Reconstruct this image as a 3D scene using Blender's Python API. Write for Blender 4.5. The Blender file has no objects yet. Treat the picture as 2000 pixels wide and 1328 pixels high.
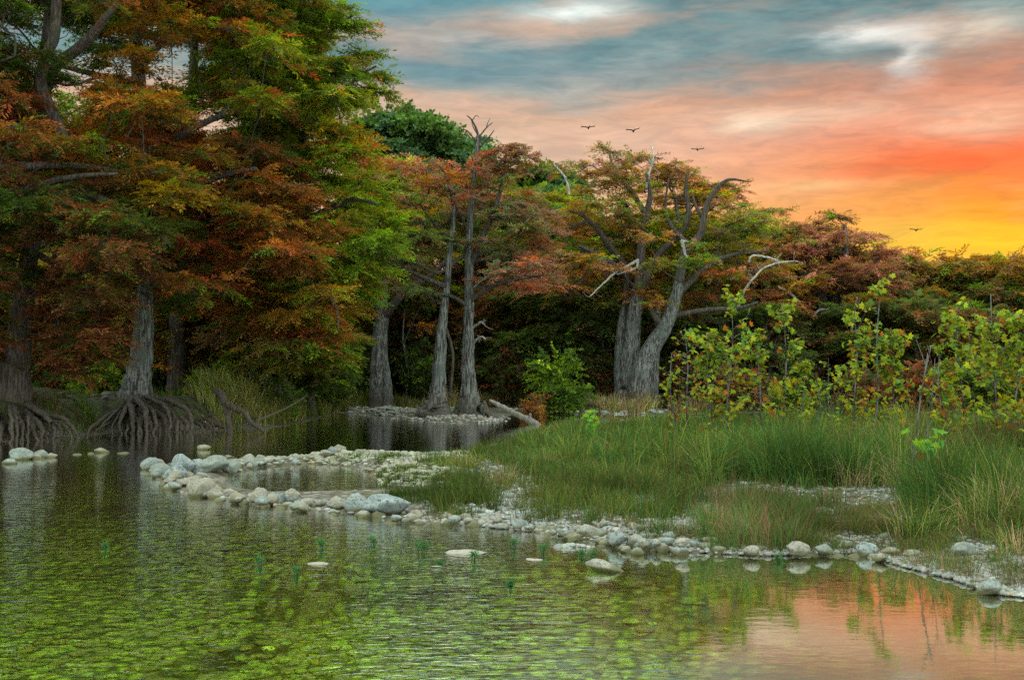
import bpy, math, random
import numpy as np
from mathutils import Vector, noise as mnoise

R = math.radians
rng = np.random.default_rng(7)
random.seed(7)
scene = bpy.context.scene
col = scene.collection

# ------------------------------------------------------------------ camera
CAM_Z, FPX, PITCH = 1.7, 2222.0, R(1.83)
cam_d = bpy.data.cameras.new("camera"); cam = bpy.data.objects.new("camera", cam_d); col.objects.link(cam)
cam.location = (0, 0, CAM_Z); cam.rotation_euler = (R(90) + PITCH, 0, 0)
cam_d.sensor_width = 36; cam_d.lens = 36 * FPX / 2000; cam_d.clip_start = 0.1; cam_d.clip_end = 2000
scene.camera = cam
scene.view_settings.view_transform = 'Standard'; scene.view_settings.look = 'None'
scene.view_settings.exposure = 0.4; scene.view_settings.gamma = 1.0
scene.render.engine = 'CYCLES'
scene.cycles.max_bounces = 7; scene.cycles.diffuse_bounces = 3; scene.cycles.glossy_bounces = 3
scene.cycles.transparent_max_bounces = 8; scene.cycles.transmission_bounces = 4
scene.cycles.use_denoising = False
scene.cycles.sample_clamp_indirect = 6

# ------------------------------------------------------------------ node helpers
def nn(nt, typ, **kw):
    n = nt.nodes.new(typ)
    for k, v in kw.items(): setattr(n, k, v)
    return n
def setin(nt, sock, v):
    if hasattr(v, 'is_output') or isinstance(v, bpy.types.NodeSocket): nt.links.new(v, sock)
    else: sock.default_value = v
def M(nt, op, a, b=None, c=None, clamp=False):
    n = nn(nt, 'ShaderNodeMath', operation=op, use_clamp=clamp)
    setin(nt, n.inputs[0], a)
    if b is not None: setin(nt, n.inputs[1], b)
    if c is not None: setin(nt, n.inputs[2], c)
    return n.outputs[0]
def SS(nt, v, lo, hi, a=0.0, b=1.0):
    n = nn(nt, 'ShaderNodeMapRange', interpolation_type='SMOOTHSTEP')
    setin(nt, n.inputs[0], v); n.inputs[1].default_value = lo; n.inputs[2].default_value = hi
    n.inputs[3].default_value = a; n.inputs[4].default_value = b
    return n.outputs[0]
def MIX(nt, f, a, b, mode='MIX'):
    n = nn(nt, 'ShaderNodeMix', data_type='RGBA', blend_type=mode)
    setin(nt, n.inputs[0], f)
    for s, v in ((n.inputs[6], a), (n.inputs[7], b)):
        if isinstance(v, tuple) and len(v) == 3: v = (*v, 1)
        setin(nt, s, v)
    return n.outputs[2]
def RAMP(nt, f, stops):
    n = nn(nt, 'ShaderNodeValToRGB'); e = n.color_ramp.elements
    while len(e) < len(stops): e.new(0.5)
    for el, (p, c) in zip(e, stops): el.position = p; el.color = (*c, 1)
    setin(nt, n.inputs[0], f); return n.outputs[0]
def NOISE(nt, vec, scale, detail=4, rough=0.55, out=0, dist=0.0):
    n = nn(nt, 'ShaderNodeTexNoise'); n.inputs['Scale'].default_value = scale
    n.inputs['Detail'].default_value = detail; n.inputs['Roughness'].default_value = rough
    n.inputs['Distortion'].default_value = dist
    if vec is not None: nt.links.new(vec, n.inputs['Vector'])
    return n.outputs[out]
def COMB(nt, x, y, z=0.0):
    n = nn(nt, 'ShaderNodeCombineXYZ')
    for s, v in zip(n.inputs, (x, y, z)): setin(nt, s, v)
    return n.outputs[0]

# ------------------------------------------------------------------ sky (world)
SUN_AZ, SUN_EL = R(30), R(7)
world = bpy.data.worlds.new("World"); scene.world = world; world.use_nodes = True
nt = world.node_tree; nt.nodes.clear()
tc = nn(nt, 'ShaderNodeTexCoord').outputs['Generated']
sp = nn(nt, 'ShaderNodeSeparateXYZ'); nt.links.new(tc, sp.inputs[0])
X, Y, Z = sp.outputs
el = M(nt, 'ARCSINE', Z); az = M(nt, 'ARCTAN2', X, Y)
cv = COMB(nt, M(nt, 'MULTIPLY', az, 1.0), M(nt, 'MULTIPLY', el, 4.2), 0.37)
w1 = NOISE(nt, cv, 4.0, 5, 0.5)
w2 = NOISE(nt, cv, 11.0, 6, 0.6)
e2 = M(nt, 'ADD', el, M(nt, 'MULTIPLY', M(nt, 'SUBTRACT', w1, 0.5), 0.075))
e2 = M(nt, 'ADD', e2, M(nt, 'MULTIPLY', M(nt, 'SUBTRACT', w2, 0.5), 0.04))
t = M(nt, 'DIVIDE', e2, 0.4)
right = RAMP(nt, t, [(0.0, (.94, .58, .003)), (.27, (.95, .47, .001)), (.33, (.92, .31, .004)), (.40, (.88, .23, .035)),
                     (.475, (.84, .22, .09)), (.53, (.76, .27, .16)), (.60, (.58, .24, .15)), (.68, (.38, .24, .18)), (.78, (.17, .19, .175)), (1, (.13, .17, .17))])
left = RAMP(nt, t, [(0.0, (.9, .5, .2)), (.35, (.82, .50, .29)), (.50, (.76, .55, .40)), (.585, (.72, .45, .30)), (.63, (.42, .43, .38)),
                    (.68, (.20, .31, .34)), (.735, (.62, .42, .31)), (.79, (.16, .31, .34)), (.90, (.09, .27, .32)), (1, (.08, .25, .31))])
base = MIX(nt, SS(nt, M(nt, 'ADD', az, M(nt, 'MULTIPLY', M(nt, 'SUBTRACT', w1, .5), .25)), -0.02, 0.42), left, right)
# soft cloud banks and lighter veils
cl = NOISE(nt, COMB(nt, M(nt, 'MULTIPLY', az, 1.3), M(nt, 'MULTIPLY', el, 7.0), 1.9), 3.4, 7, 0.58)
bank = M(nt, 'MULTIPLY', SS(nt, cl, .45, .60), SS(nt, el, .205, .29))
base = MIX(nt, M(nt, 'MULTIPLY', bank, .88), base, MIX(nt, SS(nt, w2, .38, .62), (.06, .20, .235), (.17, .32, .33)))
vl = NOISE(nt, COMB(nt, M(nt, 'MULTIPLY', az, 1.6), M(nt, 'MULTIPLY', el, 8.0), 7.3), 3.8, 7, 0.6)
veil = M(nt, 'MULTIPLY', SS(nt, vl, .50, .72), .38)
base = MIX(nt, veil, base, MIX(nt, SS(nt, el, .14, .25), (1.0, .50, .16), (.82, .70, .60)))
def spot(base, px, py, rx, ry, c, amt):
    a0 = math.atan((px - 1000) / FPX); e0 = math.atan((735 - py) / FPX * math.cos(a0))
    da = M(nt, 'DIVIDE', M(nt, 'SUBTRACT', M(nt, 'ADD', az, M(nt, 'MULTIPLY', M(nt, 'SUBTRACT', w2, .5), .10)), a0), rx / FPX)
    de = M(nt, 'DIVIDE', M(nt, 'SUBTRACT', M(nt, 'ADD', el, M(nt, 'MULTIPLY', M(nt, 'SUBTRACT', w1, .5), .03)), e0), ry / FPX)
    r2 = M(nt, 'ADD', M(nt, 'MULTIPLY', da, da), M(nt, 'MULTIPLY', de, de))
    g = M(nt, 'MULTIPLY', M(nt, 'EXPONENT', M(nt, 'MULTIPLY', r2, -1.0)), SS(nt, w2, .25, .62, amt * .45, amt))
    return MIX(nt, g, base, c)
for a in [(1130, 22, 95, 18, (.92, 1.0, .93), .95), (1700, 66, 80, 17, (1.1, 1.07, 1.0), .95), (1792, 100, 30, 45, (.78, .76, .70), .8),
          (1480, 236, 100, 24, (.92, .72, .52), .9), (1650, 215, 110, 20, (.90, .62, .44), .6), (1920, 230, 100, 30, (.90, .55, .36), .85), (1930, 45, 80, 26, (.85, .72, .58), .8),
          (860, 146, 150, 36, (.15, .28, .32), .85), (760, 30, 170, 45, (.10, .30, .36), .8), (1130, 110, 190, 30, (.17, .29, .31), .7),
          (1480, 60, 200, 34, (.17, .27, .29), .6), (1950, 305, 250, 36, (.95, .11, .022), .85), (1620, 365, 90, 12, (1.0, .58, .24), .7),
          (900, 200, 160, 16, (.74, .46, .33), .7), (1960, 480, 240, 28, (.96, .56, .002), .7)]:
    base = spot(base, *a)
w3 = NOISE(nt, COMB(nt, M(nt, 'MULTIPLY', az, 1.5), M(nt, 'MULTIPLY', el, 7.5), 4.4), 14, 8, .68, dist=.5)
base = MIX(nt, 1.0, base, MIX(nt, SS(nt, w3, .30, .70), (.66, .69, .71), (.91, .89, .87)), 'MULTIPLY')
# sky above and behind the view, brightened as added fill light
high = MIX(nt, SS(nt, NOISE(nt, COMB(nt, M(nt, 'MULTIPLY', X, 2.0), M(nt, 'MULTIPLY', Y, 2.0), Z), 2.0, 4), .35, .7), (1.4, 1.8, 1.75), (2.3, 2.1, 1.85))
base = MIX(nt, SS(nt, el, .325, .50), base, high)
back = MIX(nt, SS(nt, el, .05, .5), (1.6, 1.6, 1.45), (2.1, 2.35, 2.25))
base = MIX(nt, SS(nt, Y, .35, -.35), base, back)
sky = nn(nt, 'ShaderNodeTexSky', sky_type='NISHITA', sun_disc=False, sun_elevation=SUN_EL, sun_rotation=SUN_AZ)
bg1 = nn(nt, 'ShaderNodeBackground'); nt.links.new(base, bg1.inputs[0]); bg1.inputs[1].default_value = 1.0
bg2 = nn(nt, 'ShaderNodeBackground'); nt.links.new(sky.outputs[0], bg2.inputs[0]); bg2.inputs[1].default_value = 0.002
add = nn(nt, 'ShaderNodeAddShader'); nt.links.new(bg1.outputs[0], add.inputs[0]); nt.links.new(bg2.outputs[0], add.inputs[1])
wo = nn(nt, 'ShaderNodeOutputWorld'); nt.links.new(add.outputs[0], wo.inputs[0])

# ------------------------------------------------------------------ sun
sl = bpy.data.lights.new("sun", 'SUN'); sl.energy = 0.9; sl.angle = R(12); sl.color = (1.0, .62, .32)
so = bpy.data.objects.new("sun", sl); col.objects.link(so)
sl.energy = 1.5
so.rotation_euler = Vector((math.sin(SUN_AZ) * math.cos(SUN_EL), math.cos(SUN_AZ) * math.cos(SUN_EL), math.sin(SUN_EL))).to_track_quat('Z', 'Y').to_euler()

# ------------------------------------------------------------------ geometry helpers
cT, sT = math.cos(PITCH), math.sin(PITCH)
def ray(px, py):
    a = (px - 1000) / FPX; b = (664 - py) / FPX
    return np.array([a, cT - b * sT, sT + b * cT])
def P(px, py, D):                     # the point seen at px,py that stands D metres away
    d = ray(px, py); return np.array([0, 0, CAM_Z]) + d * (D / d[1])
def G(px, py, z=0.0):                 # where that sight line meets height z
    d = ray(px, py); return np.array([0, 0, CAM_Z]) + d * ((z - CAM_Z) / d[2])
def tag(o, label=None, cat=None, group=None, kind=None):
    if label: o['label'] = label
    if cat: o['category'] = cat
    if group: o['group'] = group
    if kind: o['kind'] = kind
    return o
def mesh(name, V, F, mats, cols=None, smooth=True, midx=None, attr='leafcol'):
    V = np.asarray(V, np.float32).reshape(-1, 3); F = np.asarray(F, np.int32)
    k = F.shape[1]
    me = bpy.data.meshes.new(name)
    me.vertices.add(len(V)); me.vertices.foreach_set('co', V.ravel())
    me.loops.add(F.size); me.loops.foreach_set('vertex_index', F.ravel())
    me.polygons.add(len(F)); me.polygons.foreach_set('loop_start', np.arange(0, F.size, k, dtype=np.int32))
    me.polygons.foreach_set('loop_total', np.full(len(F), k, np.int32))
    me.polygons.foreach_set('use_smooth', np.full(len(F), smooth, bool))
    if midx is not None: me.polygons.foreach_set('material_index', np.asarray(midx, np.int32))
    for m in (mats if isinstance(mats, (list, tuple)) else [mats]): me.materials.append(m)
    if cols is not None:
        a = me.color_attributes.new(attr, 'FLOAT_COLOR', 'POINT')
        c = np.ones((len(V), 4), np.float32); c[:, :3] = cols; a.data.foreach_set('color', c.ravel())
    me.update(); return me
def obj(name, me, parent=None, loc=None):
    o = bpy.data.objects.new(name, me); col.objects.link(o)
    if parent is not None: o.parent = parent
    if loc is not None: o.location = loc
    return o
def empty(name, loc):
    o = bpy.data.objects.new(name, None); col.objects.link(o); o.location = Vector([float(v) for v in loc]); o.empty_display_size = .3
    return o
class Buf:                            # collects quads
    def __init__(s): s.V, s.F, s.C, s.n = [], [], [], 0
    def add(s, V, F, C=None):
        V = np.asarray(V, float); s.V.append(V); s.F.append(np.asarray(F) + s.n); s.n += len(V)
        if C is not None: s.C.append(np.broadcast_to(C, (len(V), 3)))
    def make(s, name, mat, origin=(0, 0, 0), smooth=True):
        V = np.concatenate(s.V) - np.asarray(origin, float)
        return mesh(name, V, np.concatenate(s.F), mat, np.concatenate(s.C) if s.C else None, smooth)
def resample(pts, n):
    pts = np.asarray(pts, float); k = len(pts)
    if k == 2: tt = np.linspace(0, 1, n)[:, None]; return pts[0] * (1 - tt) + pts[1] * tt
    out = []                           # catmull-rom
    P0 = np.vstack([2 * pts[0] - pts[1], pts, 2 * pts[-1] - pts[-2]])
    for u in np.linspace(0, k - 1, n):
        i = min(int(u), k - 2); f = u - i
        a, b, c, d = P0[i:i + 4]
        out.append(.5 * ((2 * b) + (c - a) * f + (2 * a - 5 * b + 4 * c - d) * f * f + (3 * b - a - 3 * c + d) * f ** 3))
    return np.array(out)
def tube(pts, rad, sides=6, flute=None, seed=0, cap=True):
    pts = np.asarray(pts, float); n = len(pts); rad = np.broadcast_to(rad, (n,)).astype(float)
    T = np.gradient(pts, axis=0); T /= np.linalg.norm(T, axis=1)[:, None] + 1e-9
    ref = np.array([0, 1, 0.]) if abs(T[0][1]) < .9 else np.array([1, 0, 0.])
    u = np.cross(T[0], ref); u /= np.linalg.norm(u); U = []
    for i in range(n):
        u = u - T[i] * np.dot(u, T[i]); u /= np.linalg.norm(u) + 1e-9; U.append(u)
    U = np.array(U); W = np.cross(T, U)
    ang = np.linspace(0, 2 * np.pi, sides, endpoint=False)
    rr = rad[:, None] * np.ones(sides)[None]
    if flute is not None:              # buttress ribs, amplitude per ring
        g = np.random.default_rng(seed)
        k1, k2 = g.integers(5, 8), g.integers(9, 14); p1, p2, p3 = g.random(3) * 6.28
        w = (np.abs(np.sin(ang * k1 / 2 + p1)) - .5) * 1.3 + .5 * np.sin(ang * k2 + p2) + .4 * np.sin(ang * 2 + p3)
        rr = rr * (1 + .55 * np.asarray(flute)[:, None] * (w[None] - .3))
    V = pts[:, None] + rr[..., None] * (np.cos(ang)[None, :, None] * U[:, None] + np.sin(ang)[None, :, None] * W[:, None])
    V = V.reshape(-1, 3); i = np.arange(n - 1)[:, None] * sides; j = np.arange(sides)[None]; jn = (j + 1) % sides
    F = np.stack([i + j, i + jn, i + sides + jn, i + sides + j], -1).reshape(-1, 4)
    if cap:
        V = np.vstack([V, pts[-1] + T[-1] * rad[-1] * .4, pts[0]]); e = len(V) - 2; L = (n - 1) * sides
        jj = np.arange(sides); f2 = np.stack([L + jj, L + (jj + 1) % sides, np.full(sides, e), np.full(sides, e)], -1)
        F = np.vstack([F])             # ends closed with thin quads below
        half = np.arange(0, sides - 1, 2)
        F = np.vstack([F, np.stack([L + half, L + half + 1, L + (half + 2) % sides, np.full(len(half), e)], -1)])
    return V, F
def inside(px, py, poly):
    poly = np.asarray(poly, float); x, y = np.asarray(px, float), np.asarray(py, float); r = np.zeros(x.shape, bool)
    for (x1, y1), (x2, y2) in zip(poly, np.roll(poly, -1, 0)):
        c = ((y1 > y) != (y2 > y)); xi = (x2 - x1) * (y - y1) / (y2 - y1 + 1e-12) + x1
        r ^= c & (x < xi)
    return r
def sdf(x, y, poly):                   # positive inside
    d = np.full(x.shape, 1e9)
    for (x1, y1), (x2, y2) in zip(poly, np.roll(poly, -1, 0)):
        ex, ey = x2 - x1, y2 - y1; tt = np.clip(((x - x1) * ex + (y - y1) * ey) / (ex * ex + ey * ey + 1e-12), 0, 1)
        d = np.minimum(d, np.hypot(x - x1 - ex * tt, y - y1 - ey * tt))
    return np.where(inside(x, y, poly), d, -d)
def sst(v, a, b):
    q = np.clip((v - a) / (b - a), 0, 1); return q * q * (3 - 2 * q)
_g = np.random.default_rng(3).random((64, 64))
def vnoise(x, y):                      # smooth value noise 0..1
    xi, yi = np.floor(x).astype(int), np.floor(y).astype(int); fx, fy = x - xi, y - yi
    fx, fy = fx * fx * (3 - 2 * fx), fy * fy * (3 - 2 * fy)
    q = lambda a, b: _g[a % 64, b % 64]
    return (q(xi, yi) * (1 - fx) + q(xi + 1, yi) * fx) * (1 - fy) + (q(xi, yi + 1) * (1 - fx) + q(xi + 1, yi + 1) * fx) * fy
def fbm(x, y, o=4):
    s, a, t = 0, .5, 0
    for k in range(o): s = s + a * vnoise(x * 2 ** k + 17 * k, y * 2 ** k + 5 * k); t += a; a *= .5
    return s / t

# ------------------------------------------------------------------ terrain
def gp(L): return np.array([G(px, py)[:2] for px, py in L])
BAR = gp([(2600, 1260), (2200, 1215), (2000, 1168), (1930, 1158), (1850, 1128), (1750, 1104), (1660, 1084), (1560, 1086), (1480, 1088), (1400, 1084), (1290, 1078),
          (1200, 1068), (1130, 1052), (1050, 1040), (980, 1032), (900, 1026), (800, 1020), (700, 1006), (600, 1000), (500, 984), (420, 976), (340, 962), (290, 936), (300, 915),
          (350, 900), (430, 902), (520, 896), (620, 886), (700, 884), (820, 888), (900, 884), (960, 868), (1040, 846), (1120, 836), (1250, 833), (1500, 830), (1900, 826), (2600, 824)])
POOL = gp([(440, 925), (500, 912), (600, 905), (680, 908), (740, 925), (760, 950), (740, 965), (640, 968), (540, 966), (450, 955), (430, 940)])
FAR = gp([(-3000, 905), (-400, 880), (0, 864), (150, 853), (230, 843), (400, 838), (450, 834), (520, 838), (600, 822), (670, 806), (740, 812), (830, 822), (900, 826), (965, 825), (990, 814),
          (1010, 806), (1090, 808), (1300, 809), (1500, 806), (1900, 803), (4500, 800)])
FAR = np.vstack([FAR, [[600, 60], [600, 900], [-600, 900], [-600, 40]]])
GLINTS = [(715, 1058, 95, 3.4), (760, 1070, 130, 3.2), (905, 1078, 95, 3.2), (1045, 1092, 85, 3), (860, 1104, 60, 2.4), (1120, 1068, 70, 2.6), (620, 1100, 50, 2.2)]  # streaks of reflected light, shaped as raised pale bed
GLW = []
for (a, b, c, d) in GLINTS:
    q = G(a, b); k = q[1] / FPX; GLW.append((q[0], q[1], c * k * .8, d * k * q[1] / CAM_Z * 1.2))
def height(x, y):
    x = np.asarray(x, float); y = np.asarray(y, float)
    px = 1000 + x / np.maximum(y, 1) * FPX
    wob = (fbm(x * .9, y * .9) - .5) * .5
    db, dp, df = sdf(x, y, BAR) + wob * .5, sdf(x, y, POOL), sdf(x, y, FAR) + wob * .6
    hb = np.where(db > 0, .08 * sst(db, 0, 1.2) + .10 * sst(db, 1.0, 5), 0)
    hb = hb * (1 - sst(dp, -.25, .1))
    a = np.interp(px, [430, 600, 700], [1.0, .55, .12]); L = np.interp(px, [430, 600, 700], [1.5, 4, 2.0])
    hf = a * sst(df, 0, 1) * sst(df, -.01, L) + .75 * sst(df, 6, 15) + .02 * np.maximum(df - 30, 0) + 2.2 * sst(df, 60, 300)
    dw = -np.maximum(np.maximum(np.where(dp > 0, -dp, db), df), -30)
    deep = -(.05 + .42 * sst(dw, 0, 3.5) + .25 * sst(dw, 4, 14))
    deep = deep + .08 * (fbm(x * .35 + 9, y * .35) - .5) * sst(dw, .5, 3)
    h = np.where((df > 0) | ((db > 0) & (dp < .1)), np.where(df > 0, hf, hb) + .012, deep)
    for (sx, sy, rx, ry) in GLW:
        r = ((x - sx) / rx) ** 2 + ((y - sy) / ry) ** 2
        h = np.where(r < 9, np.maximum(h, -.30 + .312 * np.exp(-r * .30) + .09 * (fbm(x * 6, y * 12) - .5)), h)
    h = h + (fbm(x * 1.7, y * 1.7) - .5) * .06 * sst(np.abs(h), 0, .2)
    return h
def hz(x, y): return float(height(np.array([x]), np.array([y]))[0])

def pos_mat(name):
    m = bpy.data.materials.new(name); m.use_nodes = True; nt = m.node_tree
    b = nt.nodes['Principled BSDF']; b.inputs['Roughness'].default_value = .85; b.inputs['Specular IOR Level'].default_value = .25
    geo = nn(nt, 'ShaderNodeNewGeometry'); return m, nt, b, geo.outputs['Position']
m_ground, nt, b, pos = pos_mat('ground')
spz = nn(nt, 'ShaderNodeSeparateXYZ'); nt.links.new(pos, spz.inputs[0]); zz = spz.outputs[2]
vor = nn(nt, 'ShaderNodeTexVoronoi'); vor.inputs['Scale'].default_value = 9; nt.links.new(MIX(nt, .06, pos, NOISE(nt, pos, 6, 3, out=1)), vor.inputs['Vector'])
vor2 = nn(nt, 'ShaderNodeTexVoronoi'); vor2.inputs['Scale'].default_value = 26; nt.links.new(pos, vor2.inputs['Vector'])
stone = MIX(nt, vor.outputs['Color'], (.20, .20, .17), (.14, .135, .11))
stone = MIX(nt, SS(nt, vor.outputs['Distance'], .35, .62), stone, (.07, .06, .045))
soil = MIX(nt, SS(nt, NOISE(nt, pos, 7, 7, .7), .4, .6), (.035, .028, .018), (.085, .085, .035))
dry = MIX(nt, SS(nt, NOISE(nt, pos, .9, 5), .40, .60), stone, soil)
far_soil = MIX(nt, SS(nt, zz, .12, .30), dry, MIX(nt, SS(nt, NOISE(nt, pos, 3.3, 6, .7), .42, .58), (.022, .020, .012), (.045, .060, .020)))
# river bed: algae-green cobbles with darker weed patches
bedc = MIX(nt, SS(nt, vor.outputs['Distance'], .2, .62), MIX(nt, vor2.outputs['Color'], (.62, .82, .10), (.50, .66, .10)), (.11, .17, .03))
bedc = MIX(nt, SS(nt, vor.outputs['Color'], .62, .72), bedc, (.42, .44, .20))
weed = SS(nt, NOISE(nt, COMB(nt, spz.outputs[0], M(nt, 'MULTIPLY', spz.outputs[1], .55), 0.0), .75, 6, .6), .53, .63)
bedc = MIX(nt, M(nt, 'MULTIPLY', weed, .85), bedc, (.028, .045, .010))
mirror_dark = SS(nt, M(nt, 'ADD', spz.outputs[0], M(nt, 'MULTIPLY', NOISE(nt, pos, 1.1, 4), 1.6)), 1.5, 3.0)
mirror_dark = M(nt, 'MULTIPLY', mirror_dark, SS(nt, spz.outputs[1], 11.5, 9.5))
bedc = MIX(nt, M(nt, 'MULTIPLY', mirror_dark, .85), bedc, (.055, .095, .022))  # near-right bed painted dark, standing in for the dark tree reflection there
bedc = MIX(nt, SS(nt, zz, -.07, -.005), bedc, (.16, .16, .09))
glint = nn(nt, 'ShaderNodeAttribute', attribute_name='glint').outputs['Fac']
bedc = MIX(nt, M(nt, 'MULTIPLY', glint, SS(nt, zz, -.06, -.01)), bedc, (.27, .26, .21))  # pale reflections painted into the bed colour along the streaks
gc = MIX(nt, M(nt, 'MULTIPLY', SS(nt, zz, -.02, .010), SS(nt, glint, .5, .3)), bedc, far_soil)
nt.links.new(gc, b.inputs['Base Color'])
bp = nn(nt, 'ShaderNodeBump'); bp.inputs['Strength'].default_value = .9; bp.inputs['Distance'].default_value = .05
hh = M(nt, 'ADD', M(nt, 'MULTIPLY', vor.outputs['Distance'], -1.0), M(nt, 'MULTIPLY', vor2.outputs['Distance'], -.35))
nt.links.new(hh, bp.inputs['Height']); nt.links.new(bp.outputs[0], b.inputs['Normal'])

rows = np.concatenate([np.linspace(-12, 3.5, 12)[:-1], 3.5 * (120 / 3.5) ** np.linspace(0, 1, 520), np.linspace(125, 900, 14)])
us = np.linspace(-1, 1, 420); us = us * .62 + .55 * us ** 5
xx = us[None] * np.maximum(rows, 14)[:, None]; yy = np.repeat(rows[:, None], len(us), 1)
zz_ = height(xx, yy)
nr, nc = xx.shape; idx = np.arange(nr * nc).reshape(nr, nc)
F = np.stack([idx[:-1, :-1], idx[:-1, 1:], idx[1:, 1:], idx[1:, :-1]], -1).reshape(-1, 4)
glint_w = np.zeros(xx.shape)
for (sx, sy, rx_, ry_) in GLW: glint_w = np.maximum(glint_w, np.exp(-.25 * (((xx - sx) / rx_) ** 2 + ((yy - sy) / ry_) ** 2)))
gr = obj('ground', mesh('ground', np.stack([xx, yy, zz_], -1), F, m_ground, np.repeat(glint_w.reshape(-1, 1), 3, 1), attr='glint')); tag(gr, kind='structure')

# ------------------------------------------------------------------ water
m_water = bpy.data.materials.new('water'); m_water.use_nodes = True; nt = m_water.node_tree; nt.nodes.clear()
pos = nn(nt, 'ShaderNodeNewGeometry').outputs['Position']
spz = nn(nt, 'ShaderNodeSeparateXYZ'); nt.links.new(pos, spz.inputs[0])
pv = COMB(nt, M(nt, 'MULTIPLY', spz.outputs[0], .5), spz.outputs[1], 0.0)
big = NOISE(nt, pv, 4.5, 2, .5); mid = NOISE(nt, pv, 13.0, 3, .55, dist=.4); fine = NOISE(nt, pv, 34, 2, .5)
hgt = M(nt, 'ADD', M(nt, 'ADD', M(nt, 'MULTIPLY', big, .5), M(nt, 'MULTIPLY', mid, .45)), M(nt, 'MULTIPLY', fine, .05))
bw = nn(nt, 'ShaderNodeBump'); nt.links.new(hgt, bw.inputs['Height'])
# the riffle downstream (left, near) is livelier than the still pools
live = M(nt, 'MULTIPLY', SS(nt, M(nt, 'SUBTRACT', spz.outputs[0], M(nt, 'MULTIPLY', spz.outputs[1], .0)), -.8, 1.5, 1.0, .07), SS(nt, spz.outputs[1], 14, 24, 1.0, .30))
nt.links.new(M(nt, 'MULTIPLY', live, .018), bw.inputs['Distance']); bw.inputs['Strength'].default_value = 1.0
fr = nn(nt, 'ShaderNodeFresnel'); fr.inputs['IOR'].default_value = 1.5; nt.links.new(bw.outputs[0], fr.inputs['Normal'])
gl = nn(nt, 'ShaderNodeBsdfGlossy'); gl.inputs['Roughness'].default_value = .03; gl.inputs['Color'].default_value = (1, 1, 1, 1); nt.links.new(bw.outputs[0], gl.inputs['Normal'])
tr = nn(nt, 'ShaderNodeBsdfTransparent'); tr.inputs['Color'].default_value = (.84, .95, .58, 1)
mx = nn(nt, 'ShaderNodeMixShader'); nt.links.new(M(nt, 'MULTIPLY', fr.outputs[0], 1.85, clamp=True), mx.inputs[0]); nt.links.new(tr.outputs[0], mx.inputs[1]); nt.links.new(gl.outputs[0], mx.inputs[2])
out = nn(nt, 'ShaderNodeOutputMaterial'); nt.links.new(mx.outputs[0], out.inputs[0])
wr = np.array([-11.5, 0, 20, 60, 130.]); wc = np.array([-120, -40, 0, 40, 120.])
wx, wy = np.meshgrid(wc, wr); wi = np.arange(wx.size).reshape(wx.shape)
wf = np.stack([wi[:-1, :-1], wi[:-1, 1:], wi[1:, 1:], wi[1:, :-1]], -1).reshape(-1, 4)
wa = obj('water', mesh('water', np.stack([wx, wy, wx * 0], -1), wf, m_water)); tag(wa, kind='structure')

# ------------------------------------------------------------------ materials of things
def leaf_mat(name, transl=.45, rough=.6):
    m = bpy.data.materials.new(name); m.use_nodes = True; nt = m.node_tree; nt.nodes.clear()
    at = nn(nt, 'ShaderNodeAttribute', attribute_name='leafcol')
    d = nn(nt, 'ShaderNodeBsdfDiffuse'); t_ = nn(nt, 'ShaderNodeBsdfTranslucent')
    nt.links.new(at.outputs['Color'], d.inputs[0])
    hs = nn(nt, 'ShaderNodeHueSaturation'); hs.inputs['Saturation'].default_value = 1.15; hs.inputs['Value'].default_value = 1.35
    nt.links.new(at.outputs['Color'], hs.inputs['Color']); nt.links.new(hs.outputs[0], t_.inputs[0])
    mx = nn(nt, 'ShaderNodeMixShader'); mx.inputs[0].default_value = transl
    nt.links.new(d.outputs[0], mx.inputs[1]); nt.links.new(t_.outputs[0], mx.inputs[2])
    o = nn(nt, 'ShaderNodeOutputMaterial'); nt.links.new(mx.outputs[0], o.inputs[0]); return m
m_leaf = leaf_mat('foliage'); m_grass = leaf_mat('grass', .3)
def bark_mat(name, c1, c2, c3, bs=1.0):
    m, nt, b, pos = pos_mat(name)
    s = nn(nt, 'ShaderNodeSeparateXYZ'); nt.links.new(pos, s.inputs[0])
    v = COMB(nt, s.outputs[0], s.outputs[1], M(nt, 'MULTIPLY', s.outputs[2], .12))
    n1 = NOISE(nt, v, 16, 6, .65, dist=.6); n2 = NOISE(nt, pos, 1.3, 5)
    c = MIX(nt, SS(nt, n1, .42, .60), c1, c2); c = MIX(nt, SS(nt, n2, .50, .68), c, c3)
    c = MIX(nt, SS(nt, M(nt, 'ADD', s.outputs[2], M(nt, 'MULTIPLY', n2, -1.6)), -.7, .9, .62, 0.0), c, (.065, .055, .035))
    nt.links.new(c, b.inputs['Base Color'])
    bp = nn(nt, 'ShaderNodeBump'); bp.inputs['Strength'].default_value = bs; bp.inputs['Distance'].default_value = .06
    nt.links.new(n1, bp.inputs['Height']); nt.links.new(bp.outputs[0], b.inputs['Normal']); return m
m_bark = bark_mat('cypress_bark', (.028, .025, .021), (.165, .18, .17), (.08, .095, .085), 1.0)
m_barkd = bark_mat('dark_bark', (.028, .022, .018), (.085, .072, .058), (.055, .058, .042))  # also for limbs: their dark silhouette shade is put into the colour
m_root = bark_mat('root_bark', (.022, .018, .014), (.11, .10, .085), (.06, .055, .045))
m_dead = bark_mat('bleached_wood', (.17, .165, .145), (.36, .36, .33), (.34, .34, .30), .5)
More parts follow.
